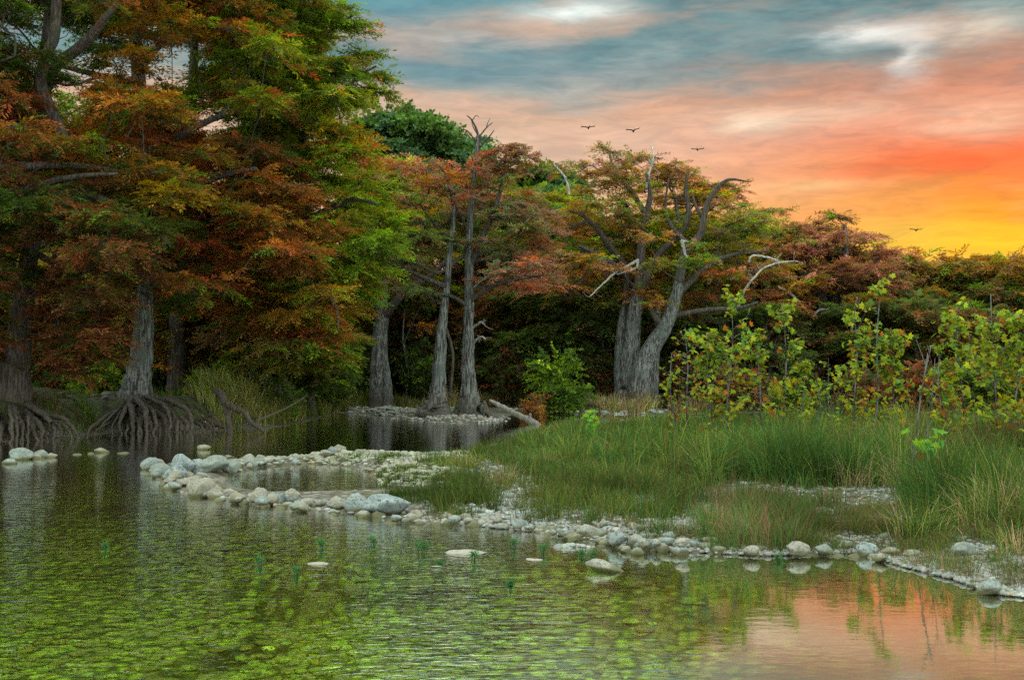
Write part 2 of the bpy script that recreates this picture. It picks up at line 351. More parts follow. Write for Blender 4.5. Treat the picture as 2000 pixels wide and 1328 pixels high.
def rock_mat(name, c1, c2, c3):
    m, nt, b, pos = pos_mat(name)
    oi = nn(nt, 'ShaderNodeObjectInfo').outputs['Random']
    n1 = NOISE(nt, pos, 7, 7, .62); n2 = NOISE(nt, pos, 38, 5, .7); s = nn(nt, 'ShaderNodeSeparateXYZ'); nt.links.new(pos, s.inputs[0])
    c = MIX(nt, SS(nt, n1, .35, .66), c1, c2); c = MIX(nt, SS(nt, n2, .50, .62), c, c3)
    c = MIX(nt, M(nt, 'MULTIPLY', oi, .6), c, tuple(v * k for v, k in zip(c1, (.60, .52, .36))))
    wet = SS(nt, M(nt, 'ADD', s.outputs[2], M(nt, 'MULTIPLY', n1, -.09)), -.02, .04)
    c = MIX(nt, wet, (.085, .085, .04), c)
    nt.links.new(c, b.inputs['Base Color'])
    bp = nn(nt, 'ShaderNodeBump'); bp.inputs['Strength'].default_value = .7; bp.inputs['Distance'].default_value = .02
    nt.links.new(M(nt, 'ADD', n1, M(nt, 'MULTIPLY', n2, .5)), bp.inputs['Height']); nt.links.new(bp.outputs[0], b.inputs['Normal']); return m
m_rock = rock_mat('limestone', (.27, .275, .235), (.16, .16, .125), (.08, .08, .06))
m_rock2 = rock_mat('grey_limestone', (.23, .28, .27), (.13, .16, .155), (.055, .065, .06))
m_ledge = rock_mat('ledge_stone', (.10, .10, .085), (.07, .065, .055), (.04, .038, .03))
m_bird = bpy.data.materials.new('plumage'); m_bird.use_nodes = True; m_bird.node_tree.nodes['Principled BSDF'].inputs['Base Color'].default_value = (.018, .013, .011, 1)

# ------------------------------------------------------------------ foliage machinery
def quad_leaves(base, d, side, L, W):
    """rhombus leaflets: base point, unit direction, unit side vector, length, width"""
    n = len(base); L = np.broadcast_to(L, (n,))[:, None]; W = np.broadcast_to(W, (n,))[:, None]
    V = np.stack([base, base + d * L * .45 + side * W * .5, base + d * L, base + d * L * .45 - side * W * .5], 1)
    return V.reshape(-1, 3)
def unit(a): return a / (np.linalg.norm(a, axis=-1, keepdims=True) + 1e-9)
def make_spray(seed, n=38, L=.115, W=.033, flat=.3):
    g = np.random.default_rng(seed); V = []
    tt = np.sort(g.random(n)) ; sgn = np.where(np.arange(n) % 2, 1, -1)
    base = np.stack([tt * .8, sgn * .02 + .05 * np.sin(tt * 3), -.22 * tt ** 2], -1) + g.normal(0, .02, (n, 3))
    a = sgn * (R(62) - tt * .5) + g.normal(0, .3, n)
    d = unit(np.stack([np.cos(a), np.sin(a), g.normal(-.15, flat, n)], -1))
    up = unit(np.stack([g.normal(0, .45, n), g.normal(0, .45, n), np.ones(n)], -1)); s = unit(np.cross(d, up))
    return quad_leaves(base, d, s, L * (1.25 - .6 * tt) * g.uniform(.7, 1.3, n) * 1.6, W * 1.25 * g.uniform(.8, 1.3, n))
SPRAYS = np.stack([make_spray(s) for s in range(14)])           # 14 x (26*4) x 3
TUFTS = np.stack([make_spray(s + 50, n=26, L=.11, W=.085, flat=.9) for s in range(10)])   # broader leaves
def stamp(tmpl, pos_, dirs, scale, cols, g):
    """place sprays: local x along dirs, z up-ish"""
    n = len(pos_); k = g.integers(0, len(tmpl), n)
    x = unit(dirs); up = unit(np.array([0, 0, 1.]) + g.normal(0, .22, (n, 3))); y = unit(np.cross(up, x)); z = np.cross(x, y)
    B = np.stack([x, y, z], 1) * np.broadcast_to(scale, (n,))[:, None, None]
    V = np.einsum('nvi,nij->nvj', tmpl[k], B) + pos_[:, None]
    c = np.repeat(cols[:, None], V.shape[1] // 4, 1)
    c = c * np.exp(g.normal(0, .22, c.shape[:2] + (1,))) * np.exp(g.normal(0, .08, c.shape))
    c = np.repeat(c, 4, 1)
    return V.reshape(-1, 3), c.reshape(-1, 3)
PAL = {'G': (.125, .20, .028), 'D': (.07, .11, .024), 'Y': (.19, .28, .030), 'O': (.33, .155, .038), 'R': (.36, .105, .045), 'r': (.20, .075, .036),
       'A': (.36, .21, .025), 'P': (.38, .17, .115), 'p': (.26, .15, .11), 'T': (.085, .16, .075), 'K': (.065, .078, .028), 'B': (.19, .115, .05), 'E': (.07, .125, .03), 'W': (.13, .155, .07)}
def pal(keys, g, n):
    ks = [PAL[k] for k in keys]; return np.array(ks)[g.integers(0, len(ks), n)]
def px_of(p):                            # where a world point sits in the photograph
    q = np.asarray(p, float) - np.array([0, 0, CAM_Z]); f = q[..., 1] * cT + q[..., 2] * sT; v = -q[..., 1] * sT + q[..., 2] * cT
    return 1000 + FPX * q[..., 0] / f, 664 - FPX * v / f

def grow_tree(name, label, cat, D, trunks, outline, npads, keys, colpts=None, pad=(60, 20), depth=2.5, bark=None, group='cypresses along the river bank', seed=1,
              spray=1.0, dens=1.0, tmpl=SPRAYS, limb_r=.015, base=None, flute=.12, extra_pads=(), dead=(), roots=(), trunk_sides=28, up=0.0, holes=(), behind=.45, tone=1.0):
    """trunks: list of [(px,py,width_px,depth_offset)...]; outline: crown region; pads spread through the crown's volume"""
    g = np.random.default_rng(seed); bark = bark or m_bark; k = D / FPX
    tp = trunks[0][0]; b0 = P(tp[0], tp[1], D + tp[3]); b0[2] = hz(b0[0], b0[1]) if base is None else base
    root = empty(name, b0); tag(root, label, cat, group)
    wood = Buf(); limbs = Buf(); nodes = []
    for ti, tr_ in enumerate(trunks):
        pts = [P(a, b_, D + dd) for a, b_, w, dd in tr_]
        if ti == 0 or tr_[0][1] > trunks[0][0][1] - 12: pts[0][2] = min(pts[0][2], hz(pts[0][0], pts[0][1])) - .12
        ws = np.array([w * k / 2 for a, b_, w, dd in tr_]); n = max(10, 5 * len(tr_))
        cp = resample(pts, n); rr = np.interp(np.linspace(0, len(ws) - 1, n), range(len(ws)), ws)
        cp[1:-1] += g.normal(0, .05, (n - 2, 3)) * rr[1:-1, None]
        big_ = ws[0] > .16
        fl = np.linspace(1, .25, n) ** 1.5 * flute if big_ else np.linspace(.1, .05, n)
        V, Fq = tube(cp, rr, trunk_sides if big_ else 8, fl, seed + ti); (wood if ti == 0 or tr_[0][1] > trunks[0][0][1] - 12 else limbs).add(V, Fq)
        zmin = pts[0][2] + (3 if ti == 0 else 1)
        for i in range(1, n):
            if cp[i][2] > zmin: nodes.append(cp[i])
    if not nodes: nodes.append(cp[-1])
    # pads
    pads = []; TP = np.vstack([resample([(q[0], q[1], 0) for q in t_], 40)[:, :2] for t_ in trunks if t_[0][2] > 15 or t_ is trunks[0]])
    ol = np.array(outline, float); x0, y0 = ol.min(0); x1, y1 = ol.max(0); tries = 0
    cxm = ol[:, 0].mean(); wid = (x1 - x0) / 2
    while len(pads) < npads and tries < 40000:
        tries += 1
        a, b_ = g.uniform(x0, x1), g.uniform(y0, y1); rx = pad[0] * g.uniform(.6, 1.25); ry = pad[1] * g.uniform(.7, 1.3)
        if not (inside(a - rx * .75, b_, ol) and inside(a + rx * .75, b_, ol) and inside(a, b_ - ry, ol) and inside(a, b_ + ry * .6, ol)): continue
        if any(((a - h[0]) / h[2]) ** 2 + ((b_ - h[1]) / h[3]) ** 2 < 1 for h in holes) and g.random() < .94: continue
        if any(abs(a - q[0]) < rx * .55 and abs(b_ - q[1]) < ry * .8 and abs(q[4]) < .6 for q in pads) and g.random() < .75: continue
        dd = g.normal(0, 1) * depth * math.sqrt(max(.15, 1 - ((a - cxm) / (wid + 1)) ** 2)) * .6
        if np.min(np.abs(TP[:, 0] - a) / (rx * 1.0) + np.abs(TP[:, 1] - b_) / (ry * 1.6)) < 1 and g.random() < behind: dd = abs(dd) + .7
        pads.append((a, b_, rx, ry, float(np.clip(dd, -depth, depth + .7)), None))
    for e in extra_pads: pads.append((e[0], e[1], e[2], e[3], e[4], e[5]))
    if not pads: pads = []
    axis = np.array(nodes).mean(0)
    C = np.array([P(q[0], q[1], D + q[4]) for q in pads])
    order = np.argsort(np.linalg.norm((C - axis) * np.array([1, 1, .6]), axis=1)) if len(pads) else []
    NP = [np.array(v) for v in nodes]; par = [-1] * len(NP); cnt = [0] * len(NP); tips = {}
    for i in order:
        A = np.array(NP); dv = C[i] - A; dist = np.linalg.norm(dv, axis=1)
        cost = dist * (1 + 1.2 * np.clip(-(dv[:, 2]) / (dist + .01), -.2, 1)) + .18 * np.linalg.norm(A - axis, axis=1)
        j = int(np.argmin(cost)); NP.append(C[i] - np.array([0, 0, pads[i][3] * k * .4])); par.append(j); cnt.append(0)
        tips[i] = len(NP) - 1
        q = len(NP) - 1
        while q >= 0: cnt[q] += 1; q = par[q]
    for q in range(len(nodes), len(NP)):
        a, c = NP[par[q]], NP[q]; L = np.linalg.norm(c - a)
        ra = limb_r * D / 40 * max(cnt[q], 1) ** .5 * 1.25; rb = limb_r * D / 40 * max(cnt[q] - 1, .35) ** .5
        m1 = a * .66 + c * .34 + g.normal(0, .07, 3) * L + np.array([0, 0, -.04 * L]); m2 = a * .33 + c * .67 + g.normal(0, .07, 3) * L + np.array([0, 0, .05 * L])
        n = 8; V, Fq = tube(resample([a, m1, m2, c], n), np.linspace(ra, rb, n), 5); limbs.add(V, Fq)
    SP, SD, SC, SZ = [], [], [], []
    for i, q in enumerate(pads):
        c = C[i]; rx, ry = q[2] * k, q[3] * k
        outw = (c - axis) * np.array([1, 1, 0]); outw = outw / (np.linalg.norm(outw) + .3)
        key = q[5]
        if key is None:
            if colpts:
                dq = [((q[0] - cp_[0]) ** 2 + ((q[1] - cp_[1]) * 1.5) ** 2 + g.uniform(0, 900), cp_[2]) for cp_ in colpts]; key = min(dq)[1]
            else: key = keys[g.integers(0, len(keys))]
        cc = pal(key, g, 1)[0]
        if len(key) > 1 or True:
            k2 = keys[g.integers(0, len(keys))]; cc = cc * .72 + pal(k2, g, 1)[0] * .28
        nt_ = int(max(5, 8 * dens)); stp = NP[tips[i]]
        for w in range(nt_):
            th = g.uniform(0, 2 * np.pi); rad = g.uniform(.55, 1.05)
            tip = c + np.array([math.cos(th) * rx * rad, math.sin(th) * min(rx, depth) * rad, g.uniform(-.6, 1.0) * ry - .18 * rx * rad * rad + up * rx * g.random()]) + outw * rx * .25
            n = 5; mid_ = stp * .5 + tip * .5 + np.array([0, 0, .12 * rx]) + g.normal(0, .06, 3) * rx
            tw = resample([stp, mid_, tip], n); V, Fq = tube(tw, np.linspace(.012, .004, n) * D / 34, 3, cap=False); limbs.add(V, Fq)
            ns = int(5 * dens) + 1; tt = g.uniform(.15, 1.03, ns)
            pp = np.stack([np.interp(tt, np.linspace(0, 1, n), tw[:, z]) for z in range(3)], -1) + g.normal(0, .035, (ns, 3)) * np.array([rx, rx, ry])
            dd = unit(tip - stp); ang = g.normal(0, .75, ns)
            dx = np.stack([dd[0] * np.cos(ang) - dd[1] * np.sin(ang), dd[0] * np.sin(ang) + dd[1] * np.cos(ang), dd[2] * .4 + g.normal(-.02 + up, .2, ns)], -1)
            SP.append(pp); SD.append(dx); SZ.append(g.uniform(.6, 1.15, ns) * spray * (D / 38) ** .6)
            c3 = np.where(g.random((ns, 1)) < .62, cc[None], pal(key + keys, g, ns)); SC.append(c3 * np.exp(g.normal(0, .16)) * np.exp(g.normal(0, .14, (ns, 1))))
    obj('trunk', wood.make('trunk', bark, b0), root)
    if limbs.V: obj('limbs', limbs.make('limbs', m_barkd, b0), root)
    if SP:
        V, c_ = stamp(tmpl, np.concatenate(SP), np.concatenate(SD), np.concatenate(SZ), np.concatenate(SC) * tone, g)
        obj('crown', mesh('crown', V - b0, np.arange(len(V)).reshape(-1, 4), m_leaf, c_, False), root)
    for dl in dead:
        pts = [P(a, b_, D + dd) for a, b_, w, dd in dl]; n = 4 * len(pts); ws = [w * k / 2 for a, b_, w, dd in dl]
        V, Fq = tube(resample(pts, n) + g.normal(0, .012, (n, 3)), np.interp(np.linspace(0, 1, n), np.linspace(0, 1, len(ws)), ws), 7)
        B = Buf(); B.add(V, Fq)
        cp = resample(pts, n)
        for z in range(max(0, len(pts) - 1) * 2):
            i = g.integers(n // 3, n); L = g.uniform(.15, .5); dv = unit(g.normal(0, 1, 3) + np.array([0, 0, .4])) * L
            V, Fq = tube(resample([cp[i], cp[i] + dv * .5 + g.normal(0, .05, 3), cp[i] + dv], 4), np.linspace(.5, .2, 4) * max(ws[-1], .02), 4); B.add(V, Fq)
        tag(obj('dead_branch', B.make('dead_branch', m_dead, b0), root), 'bare bleached dead branch')
    for rt in roots:
        pts = [P(a, b_, D + dd) for a, b_, w, dd in rt]; n = 5 * len(pts); ws = [w * k / 2 for a, b_, w, dd in rt]
        cp = resample(pts, n); rr = np.interp(np.linspace(0, 1, n), np.linspace(0, 1, len(ws)), ws)
        cp[1:] += g.normal(0, .25, (n - 1, 3)) * rr[1:, None]
        V, Fq = tube(cp, rr, 8, np.full(n, .12), g.integers(0, 999)); B = Buf(); B.add(V, Fq)
        obj('root', B.make('root', m_root, b0), root)
    return root

def auto_roots(x0, x1, ytop, ybot, n, wt, wb, d0, d1, g, apex=None, arch=.3, D=None):
    out = []
    for i in range(n):
        u = (i + g.uniform(.1, .9)) / n; xb = x0 + (x1 - x0) * u
        xa = apex[0] + (apex[1] - apex[0]) * u if apex else xb
        ya = ytop + g.uniform(-14, 22); yb = ybot(xb) if callable(ybot) else ybot
        s = g.uniform(.25, .45); xm = xa + (xb - xa) * (s + arch); ym = ya + (yb - ya) * s
        w = g.uniform(.6, 1.25)
        if D: d1 = FPX * CAM_Z / (yb + 3 - 735) - D + g.uniform(-.1, .25)
        out.append([(xa, ya, wt * w, d0), (xm, ym, (wt * .6 + wb * .4) * w, d0 * .35 + d1 * .65 if D else d0 * .55 + d1 * .45), (xb + g.uniform(-4, 4), ym * .35 + yb * .65, wb * w, d0 * .08 + d1 * .92 if D else d0 * .2 + d1 * .8), (xb + g.uniform(-7, 7), yb + 5, wb * .8 * w, d1)])
    return out

# ------------------------------------------------------------------ the big left-hand cypresses
LC = [(60, 150, 'D'), (30, 60, 'D'), (120, 60, 'GD'), (60, 250, 'R'), (20, 200, 'r'), (150, 200, 'RO'), (250, 240, 'RO'), (200, 290, 'OA'), (120, 110, 'G'), (300, 30, 'OA'), (380, 40, 'OB'), (450, 60, 'O'),
      (230, 20, 'G'), (550, 40, 'G'), (620, 30, 'D'), (500, 120, 'GY'), (620, 130, 'DG'), (700, 110, 'DG'), (720, 170, 'DG'), (450, 180, 'GD'), (350, 190, 'GB'), (560, 200, 'YG'), (640, 200, 'YG'), (300, 270, 'R'),
      (350, 310, 'O'), (430, 270, 'KD'), (480, 240, 'DG'), (600, 250, 'YG'), (680, 265, 'OA'), (655, 300, 'YG'), (720, 300, 'Y'), (130, 320, 'RO'), (60, 320, 'r'), (140, 250, 'AY'), (170, 270, 'Y'),
      (460, 350, 'RO'), (550, 360, 'OB'), (620, 340, 'G'), (700, 380, 'Y'), (740, 440, 'YG'), (400, 340, 'OR'), (330, 370, 'OA'), (200, 390, 'D'), (60, 420, 'KD'), (100, 470, 'r'), (40, 500, 'rD'), (180, 520, 'rB'),
      (400, 500, 'R'), (480, 470, 'RO'), (560, 460, 'RO'), (600, 450, 'O'), (640, 470, 'Y'), (540, 520, 'OR'), (440, 540, 'R'), (500, 570, 'OA'), (560, 600, 'AO'), (600, 640, 'RO'), (650, 590, 'OA'), (650, 700, 'DG'),
      (460, 640, 'D'), (370, 450, 'RP'), (150, 640, 'r'), (240, 640, 'rR'), (90, 620, 'r'), (190, 700, 'rD'), (560, 700, 'DB'), (590, 550, 'YG'), (700, 500, 'YG'), (700, 560, 'AG'), (300, 440, 'D'), (220, 470, 'Br'), (330, 560, 'D'), (280, 560, 'r')]
gl_ = np.random.default_rng(21)
shore_l = lambda x: float(np.interp(x, [0, 150, 230, 400, 450], [864, 853, 844, 840, 836]))
grow_tree('bald_cypress', 'dark leaning cypress trunk with rusty crown at the left edge of the photo', 'cypress tree', 32,
          [[(22, 812, 84, 0), (30, 770, 60, 0), (33, 700, 50, 0), (42, 620, 42, .2), (54, 520, 34, .4), (72, 410, 30, .6), (82, 280, 30, .8), (90, 120, 26, 1), (105, -60, 22, 1), (115, -260, 12, 1)],
           [(78, 330, 26, .6), (130, 290, 22, -.6), (80, 160, 20, -1.2), (108, 60, 20, -1.8), (108, -60, 16, -2)],
           [(80, 170, 24, .8), (110, 130, 22, -.4), (170, 80, 20, -1), (210, 30, 14, -1.4), (260, -30, 9, -2)],
           [(80, 500, 14, .4), (100, 510, 11, -.5), (112, 490, 9, -1), (125, 478, 6, -1.4)], [(100, 507, 9, -.5), (108, 540, 6, -.7), (106, 570, 4, -.8)]],
          [(-150, -220), (360, -220), (350, 40), (300, 170), (380, 250), (400, 350), (330, 420), (300, 520), (270, 640), (200, 730), (110, 745), (-80, 730), (-150, 500)],
          185, 'GDDrr', LC, (58, 17), 3.4, m_barkd, seed=11, tone=.78, dens=1.1, behind=.9, holes=[(165, 120, 50, 40), (45, 590, 50, 150)], extra_pads=[(a, b_, 46, 15, dd_, k_) for a, b_, dd_, k_ in [(120, 600, -.5, 'r'), (180, 640, 0, 'rR'), (215, 600, .5, 'r'), (140, 680, 0, 'r'), (190, 695, .4, 'rD'), (160, 560, .5, 'r'), (110, 650, .3, 'rD')]],
          roots=auto_roots(-90, 150, 800, shore_l, 19, 15, 6, .0, -1.3, gl_, (-20, 66), .35, D=32) + auto_roots(-60, 120, 826, shore_l, 8, 6, 4, -1.8, -1.3, gl_, None, .3, D=32))
grow_tree('bald_cypress', 'cypress standing mostly outside the left edge, its long dark boughs sweeping into the frame', 'cypress tree', 29.5,
          [[(-150, 850, 100, 0), (-146, 780, 80, 0), (-140, 640, 60, 0), (-130, 450, 46, 0), (-120, 260, 34, 0), (-110, 40, 22, 0), (-105, -140, 10, 0)],
           [(-130, 440, 30, 0), (-50, 415, 26, .3), (40, 385, 24, .5), (120, 372, 20, .5), (200, 390, 15, .3), (270, 430, 10, 0), (330, 475, 5, -.3)],
           [(-126, 360, 24, 0), (-40, 335, 22, .3), (60, 325, 18, .5), (160, 325, 12, .5), (240, 335, 6, .5)],
           [(-130, 420, 22, 0), (-50, 395, 18, 0), (60, 366, 16, 0), (150, 345, 11, -.4), (230, 340, 5, -.8)]],
          [(-280, -160), (60, -160), (90, 60), (60, 200), (260, 330), (330, 450), (240, 520), (60, 480), (60, 640), (-100, 720), (-300, 600)],
          120, 'GDDrR', LC, (60, 17), 3.0, m_barkd, seed=15, tone=.78, holes=[(50, 590, 90, 160)], roots=auto_roots(-230, -70, 820, shore_l, 8, 18, 8, 0, -1, gl_, (-190, -110), .3, D=29.5))
grow_tree('bald_cypress', 'tall cypress with a pale fluted trunk rising above arching water roots at left', 'cypress tree', 37,
          [[(262, 800, 84, 0), (265, 770, 62, 0), (271, 730, 48, 0), (277, 680, 41, 0), (281, 620, 35, 0), (284, 560, 30, 0), (285, 480, 31, .2), (283, 380, 32, .3), (280, 260, 30, .4), (268, 120, 26, .4), (262, 0, 20, .4), (262, -180, 12, .5)],
           [(282, 330, 22, .3), (330, 280, 16, -1), (400, 240, 12, -1.6), (470, 215, 8, -2)],
           [(283, 440, 20, .3), (360, 380, 15, -1), (430, 345, 11, -2), (500, 330, 8, -2.4)],
           [(284, 520, 18, .3), (340, 470, 13, 1), (420, 420, 9, 1.6), (480, 400, 6, 2)], [(275, 170, 18, .3), (200, 150, 12, -.8), (120, 130, 8, -1.4)], [(270, 140, 16, .3), (330, 60, 12, 1), (370, -40, 8, 1.4)]],
          [(160, -230), (620, -230), (600, 60), (560, 160), (600, 260), (620, 400), (640, 520), (620, 560), (520, 560), (420, 580), (340, 620), (250, 600), (160, 500), (180, 300), (120, 100)],
          190, 'GDRrG', LC, (58, 17), 3.4, m_bark, seed=12, tone=.85, dens=1.15, holes=[(280, 110, 110, 55), (430, 250, 60, 45), (350, 150, 70, 40)],
          roots=auto_roots(255, 378, 788, shore_l, 14, 11, 7, -.4, -1.75, gl_, (250, 305), .5, D=37) + auto_roots(165, 250, 798, shore_l, 6, 8, 4, 0, -1.6, gl_, (236, 256), .2, D=37) + auto_roots(390, 440, 815, shore_l, 6, 7, 4, -.8, -1, gl_, (370, 420), .3, D=37))
grow_tree('bald_cypress', 'dark narrow cypress trunk standing behind the pale fluted one', 'cypress tree', 43,
          [[(343, 765, 42, 0), (344, 720, 34, 0), (345, 640, 30, 0), (350, 560, 30, 0), (352, 480, 26, 0), (356, 380, 24, 0), (372, 250, 20, 0), (380, 80, 16, 0), (385, -120, 10, 0)],
           [(352, 500, 14, 0), (420, 440, 12, .5), (500, 390, 9, 1), (580, 350, 6, 1.5)]],
          [(300, -200), (600, -200), (640, 60), (620, 300), (600, 480), (620, 640), (560, 700), (430, 690), (380, 600), (300, 560)],
          140, 'GDOGB', LC, (56, 17), 3, m_barkd, seed=13, tone=.88, extra_pads=[(a, b_, 46, 15, dd_, k_) for a, b_, dd_, k_ in [(420, 600, -3, 'R'), (470, 615, -3.2, 'RO'), (520, 640, -3.2, 'O'), (570, 655, -3.4, 'RO'), (610, 680, -3.4, 'OA'), (640, 655, -3.2, 'O'), (430, 660, -2, 'DB'), (500, 700, -2.4, 'DG'), (620, 620, -3, 'R'), (400, 540, -3, 'R'), (450, 560, -3.4, 'R'), (380, 500, -3, 'RP'), (560, 590, -3.4, 'AO'), (590, 710, -3, 'DG')]], holes=[(430, 250, 60, 45), (320, 140, 70, 50)])
grow_tree('bald_cypress', 'leafy green and orange cypress closing the left grove, its boughs hanging over the water', 'cypress tree', 41,
          [[(610, 775, 22, 7), (604, 720, 15, 7), (594, 620, 16, 5), (588, 500, 21, 2.5), (590, 380, 20, 1), (595, 240, 20, 0), (600, 90, 15, 0), (602, -80, 9, 0)],
           [(580, 440, 16, 0), (640, 410, 12, -1), (690, 390, 9, -1.4), (740, 400, 5, -1.8)], [(592, 260, 15, 0), (650, 200, 10, -.5), (700, 150, 6, -.8), (735, 130, 4, -1)],
           [(570, 560, 14, 0), (620, 560, 11, -1.4), (655, 600, 8, -2), (660, 640, 5, -2.3)], [(600, 120, 12, 0), (650, 60, 8, -.4), (690, 30, 4, -.8)]],
          [(420, -180), (600, -200), (650, -60), (672, 0), (680, 60), (700, 100), (722, 130), (735, 185), (718, 240), (735, 300), (758, 360), (792, 430), (780, 480), (745, 520), (735, 600), (680, 640), (672, 700), (620, 735),
           (540, 735), (460, 690), (420, 560), (460, 400), (430, 200)],
          230, 'GYYGO', LC, (50, 16), 3.0, m_barkd, seed=14, dens=1.1,
          extra_pads=[(690, 52, 26, 8, -.5, 'D'), (715, 108, 24, 8, -.8, 'D'), (728, 150, 22, 8, -.6, 'DG'), (660, 15, 26, 8, 0, 'D'), (735, 178, 16, 9, -1, 'D'), (690, 300, 30, 14, -2.6, 'OR'), (655, 285, 26, 12, -2.7, 'O')])

# ------------------------------------------------------------------ middle distance
grow_tree('bald_cypress', 'forked grey cypress trunk standing behind the gravel spit', 'cypress tree', 58,
          [[(742, 775, 44, 0), (741, 740, 36, 0), (741, 690, 31, 0), (744, 640, 28, 0), (746, 590, 24, 0), (747, 540, 20, .5), (744, 480, 14, 1), (750, 400, 9, 1)],
           [(748, 620, 22, 0), (772, 590, 18, -.5), (800, 562, 14, -1), (840, 540, 10, -1.4), (880, 500, 7, -1.8)], [(757, 772, 26, -.4), (756, 740, 16, -.3), (752, 700, 12, -.2), (748, 660, 8, 0)]],
          [(690, 330), (760, 300), (840, 320), (880, 420), (870, 520), (840, 600), (790, 660), (700, 690), (650, 640), (680, 480)],
          70, 'AGOYB', None, (40, 13), 2.6, seed=21, behind=.9, holes=[(747, 620, 36, 90)])
top3 = [[(934, 300, 7, 0), (933, 262, 5, 0), (922, 236, 3, 0), (912, 226, 2, 0)], [(934, 270, 4, 0), (950, 250, 2.6, .2), (962, 240, 1.6, .4)], [(932, 282, 4, 0), (915, 258, 2.6, .2), (900, 252, 1.6, .3)],
         [(936, 290, 4, 0), (955, 268, 2.6, -.2), (965, 255, 1.6, -.3)], [(934, 265, 3, 0), (924, 248, 2, .3), (921, 236, 1.4, .4)], [(934, 280, 3, 0), (948, 272, 2, .3), (960, 270, 1.4, .5)], [(933, 275, 3, 0), (920, 270, 2, -.3), (905, 262, 1.4, -.5)],
         [(922, 236, 2.2, 0), (930, 226, 1.5, 0), (936, 230, 1, 0)], [(950, 250, 2.2, .2), (953, 240, 1.4, .2), (957, 232, 1, .2)]]
dead3 = [[(922, 642, 6, 0), (938, 630, 4.5, -.6), (947, 634, 2.5, -1)], [(922, 674, 6, 0), (938, 658, 4.5, -.6), (949, 662, 2.5, -.9)],
         [(924, 562, 4, 0), (960, 535, 2.5, -.5), (1010, 525, 1.5, -1)]]
g5 = np.random.default_rng(5)
grow_tree('bald_cypress', 'left cypress of the slim pair on the gravel point, with a narrow leaning trunk', 'cypress tree', 46.6,
          [[(850, 818, 92, 0), (851, 805, 60, 0), (853, 785, 38, 0), (856, 750, 28, 0), (860, 700, 24, 0), (862, 650, 20, 0), (868, 600, 16, 0), (874, 540, 13, 0), (880, 480, 11, 0), (886, 420, 8, 0), (882, 360, 5, 0)],
           [(872, 560, 12, 0), (840, 548, 10, -.4), (800, 530, 8, -.8), (755, 512, 6, -1.2), (730, 505, 3, -1.4)], [(886, 400, 9, 0), (880, 370, 7, -.5), (870, 340, 5, -.8), (858, 325, 3, -1)],
           [(868, 636, 7, 0), (880, 668, 6, 0), (885, 700, 5.5, .1), (882, 740, 6, .2), (878, 775, 8, .3)],
           [(882, 470, 8, 0), (850, 440, 6, .6), (820, 400, 4, 1)], [(878, 520, 8, 0), (905, 500, 6, .4), (960, 470, 4, 1)]],
          [(700, 350), (760, 315), (850, 300), (920, 310), (930, 420), (880, 560), (780, 580), (710, 540), (680, 460)],
          46, 'PpWWG', [(720, 480, 'pW'), (760, 400, 'PG'), (850, 330, 'PR'), (900, 400, 'WG'), (800, 540, 'pW'), (800, 440, 'G')], (36, 11), 2.4, behind=.85, seed=22, spray=.8, dens=.85, flute=.22, group='slim cypresses on the gravel point',
          roots=auto_roots(800, 900, 800, 826, 12, 10, 8, 0, -.7, g5, (832, 868), .1))
grow_tree('bald_cypress', 'right cypress of the slim pair, the taller one with a bare dead top', 'cypress tree', 47,
          [[(922, 820, 98, 0), (921, 806, 62, 0), (918, 785, 42, 0), (915, 750, 30, 0), (914, 690, 25, 0), (915, 640, 21, 0), (916, 560, 19, 0), (916, 480, 16, 0), (920, 400, 12, 0), (926, 340, 9, 0), (932, 290, 8, 0), (934, 262, 5, 0)],
           [(918, 520, 12, 0), (940, 470, 11, -.3), (962, 420, 9, -.6), (978, 370, 8, -.8), (984, 330, 6, -.8), (988, 300, 3, -.8)],
           [(916, 590, 10, 0), (960, 560, 8, -.6), (1030, 542, 6, -1.2), (1090, 535, 3, -1.6)], [(918, 460, 9, 0), (890, 400, 7, .3), (880, 350, 5, .5)], [(916, 600, 8, 0), (885, 580, 7, -.5), (850, 572, 5, -.8)],
           [(917, 510, 9, 0), (960, 505, 6, .6), (1010, 500, 4, 1.2)]] + top3,
          [(880, 320), (950, 310), (1010, 350), (1080, 400), (1110, 480), (1100, 560), (1020, 580), (940, 570), (880, 520)],
          50, 'PpWRW', [(900, 340, 'PR'), (1000, 370, 'WG'), (1080, 440, 'pB'), (960, 440, 'WG'), (1060, 540, 'RP'), (950, 540, 'WP')], (36, 11), 2.4, behind=.85, seed=23, spray=.8, dens=.85, flute=.22, group='slim cypresses on the gravel point', dead=dead3,
          extra_pads=[(a, b_, 22, 9, -.8, 'rB') for a, b_ in [(960, 300), (985, 292), (1008, 298), (1020, 318), (975, 318), (1000, 332), (958, 335)]] ,
          roots=auto_roots(888, 972, 802, 826, 12, 11, 8, 0, -.7, g5, (905, 945), .1), up=.12)
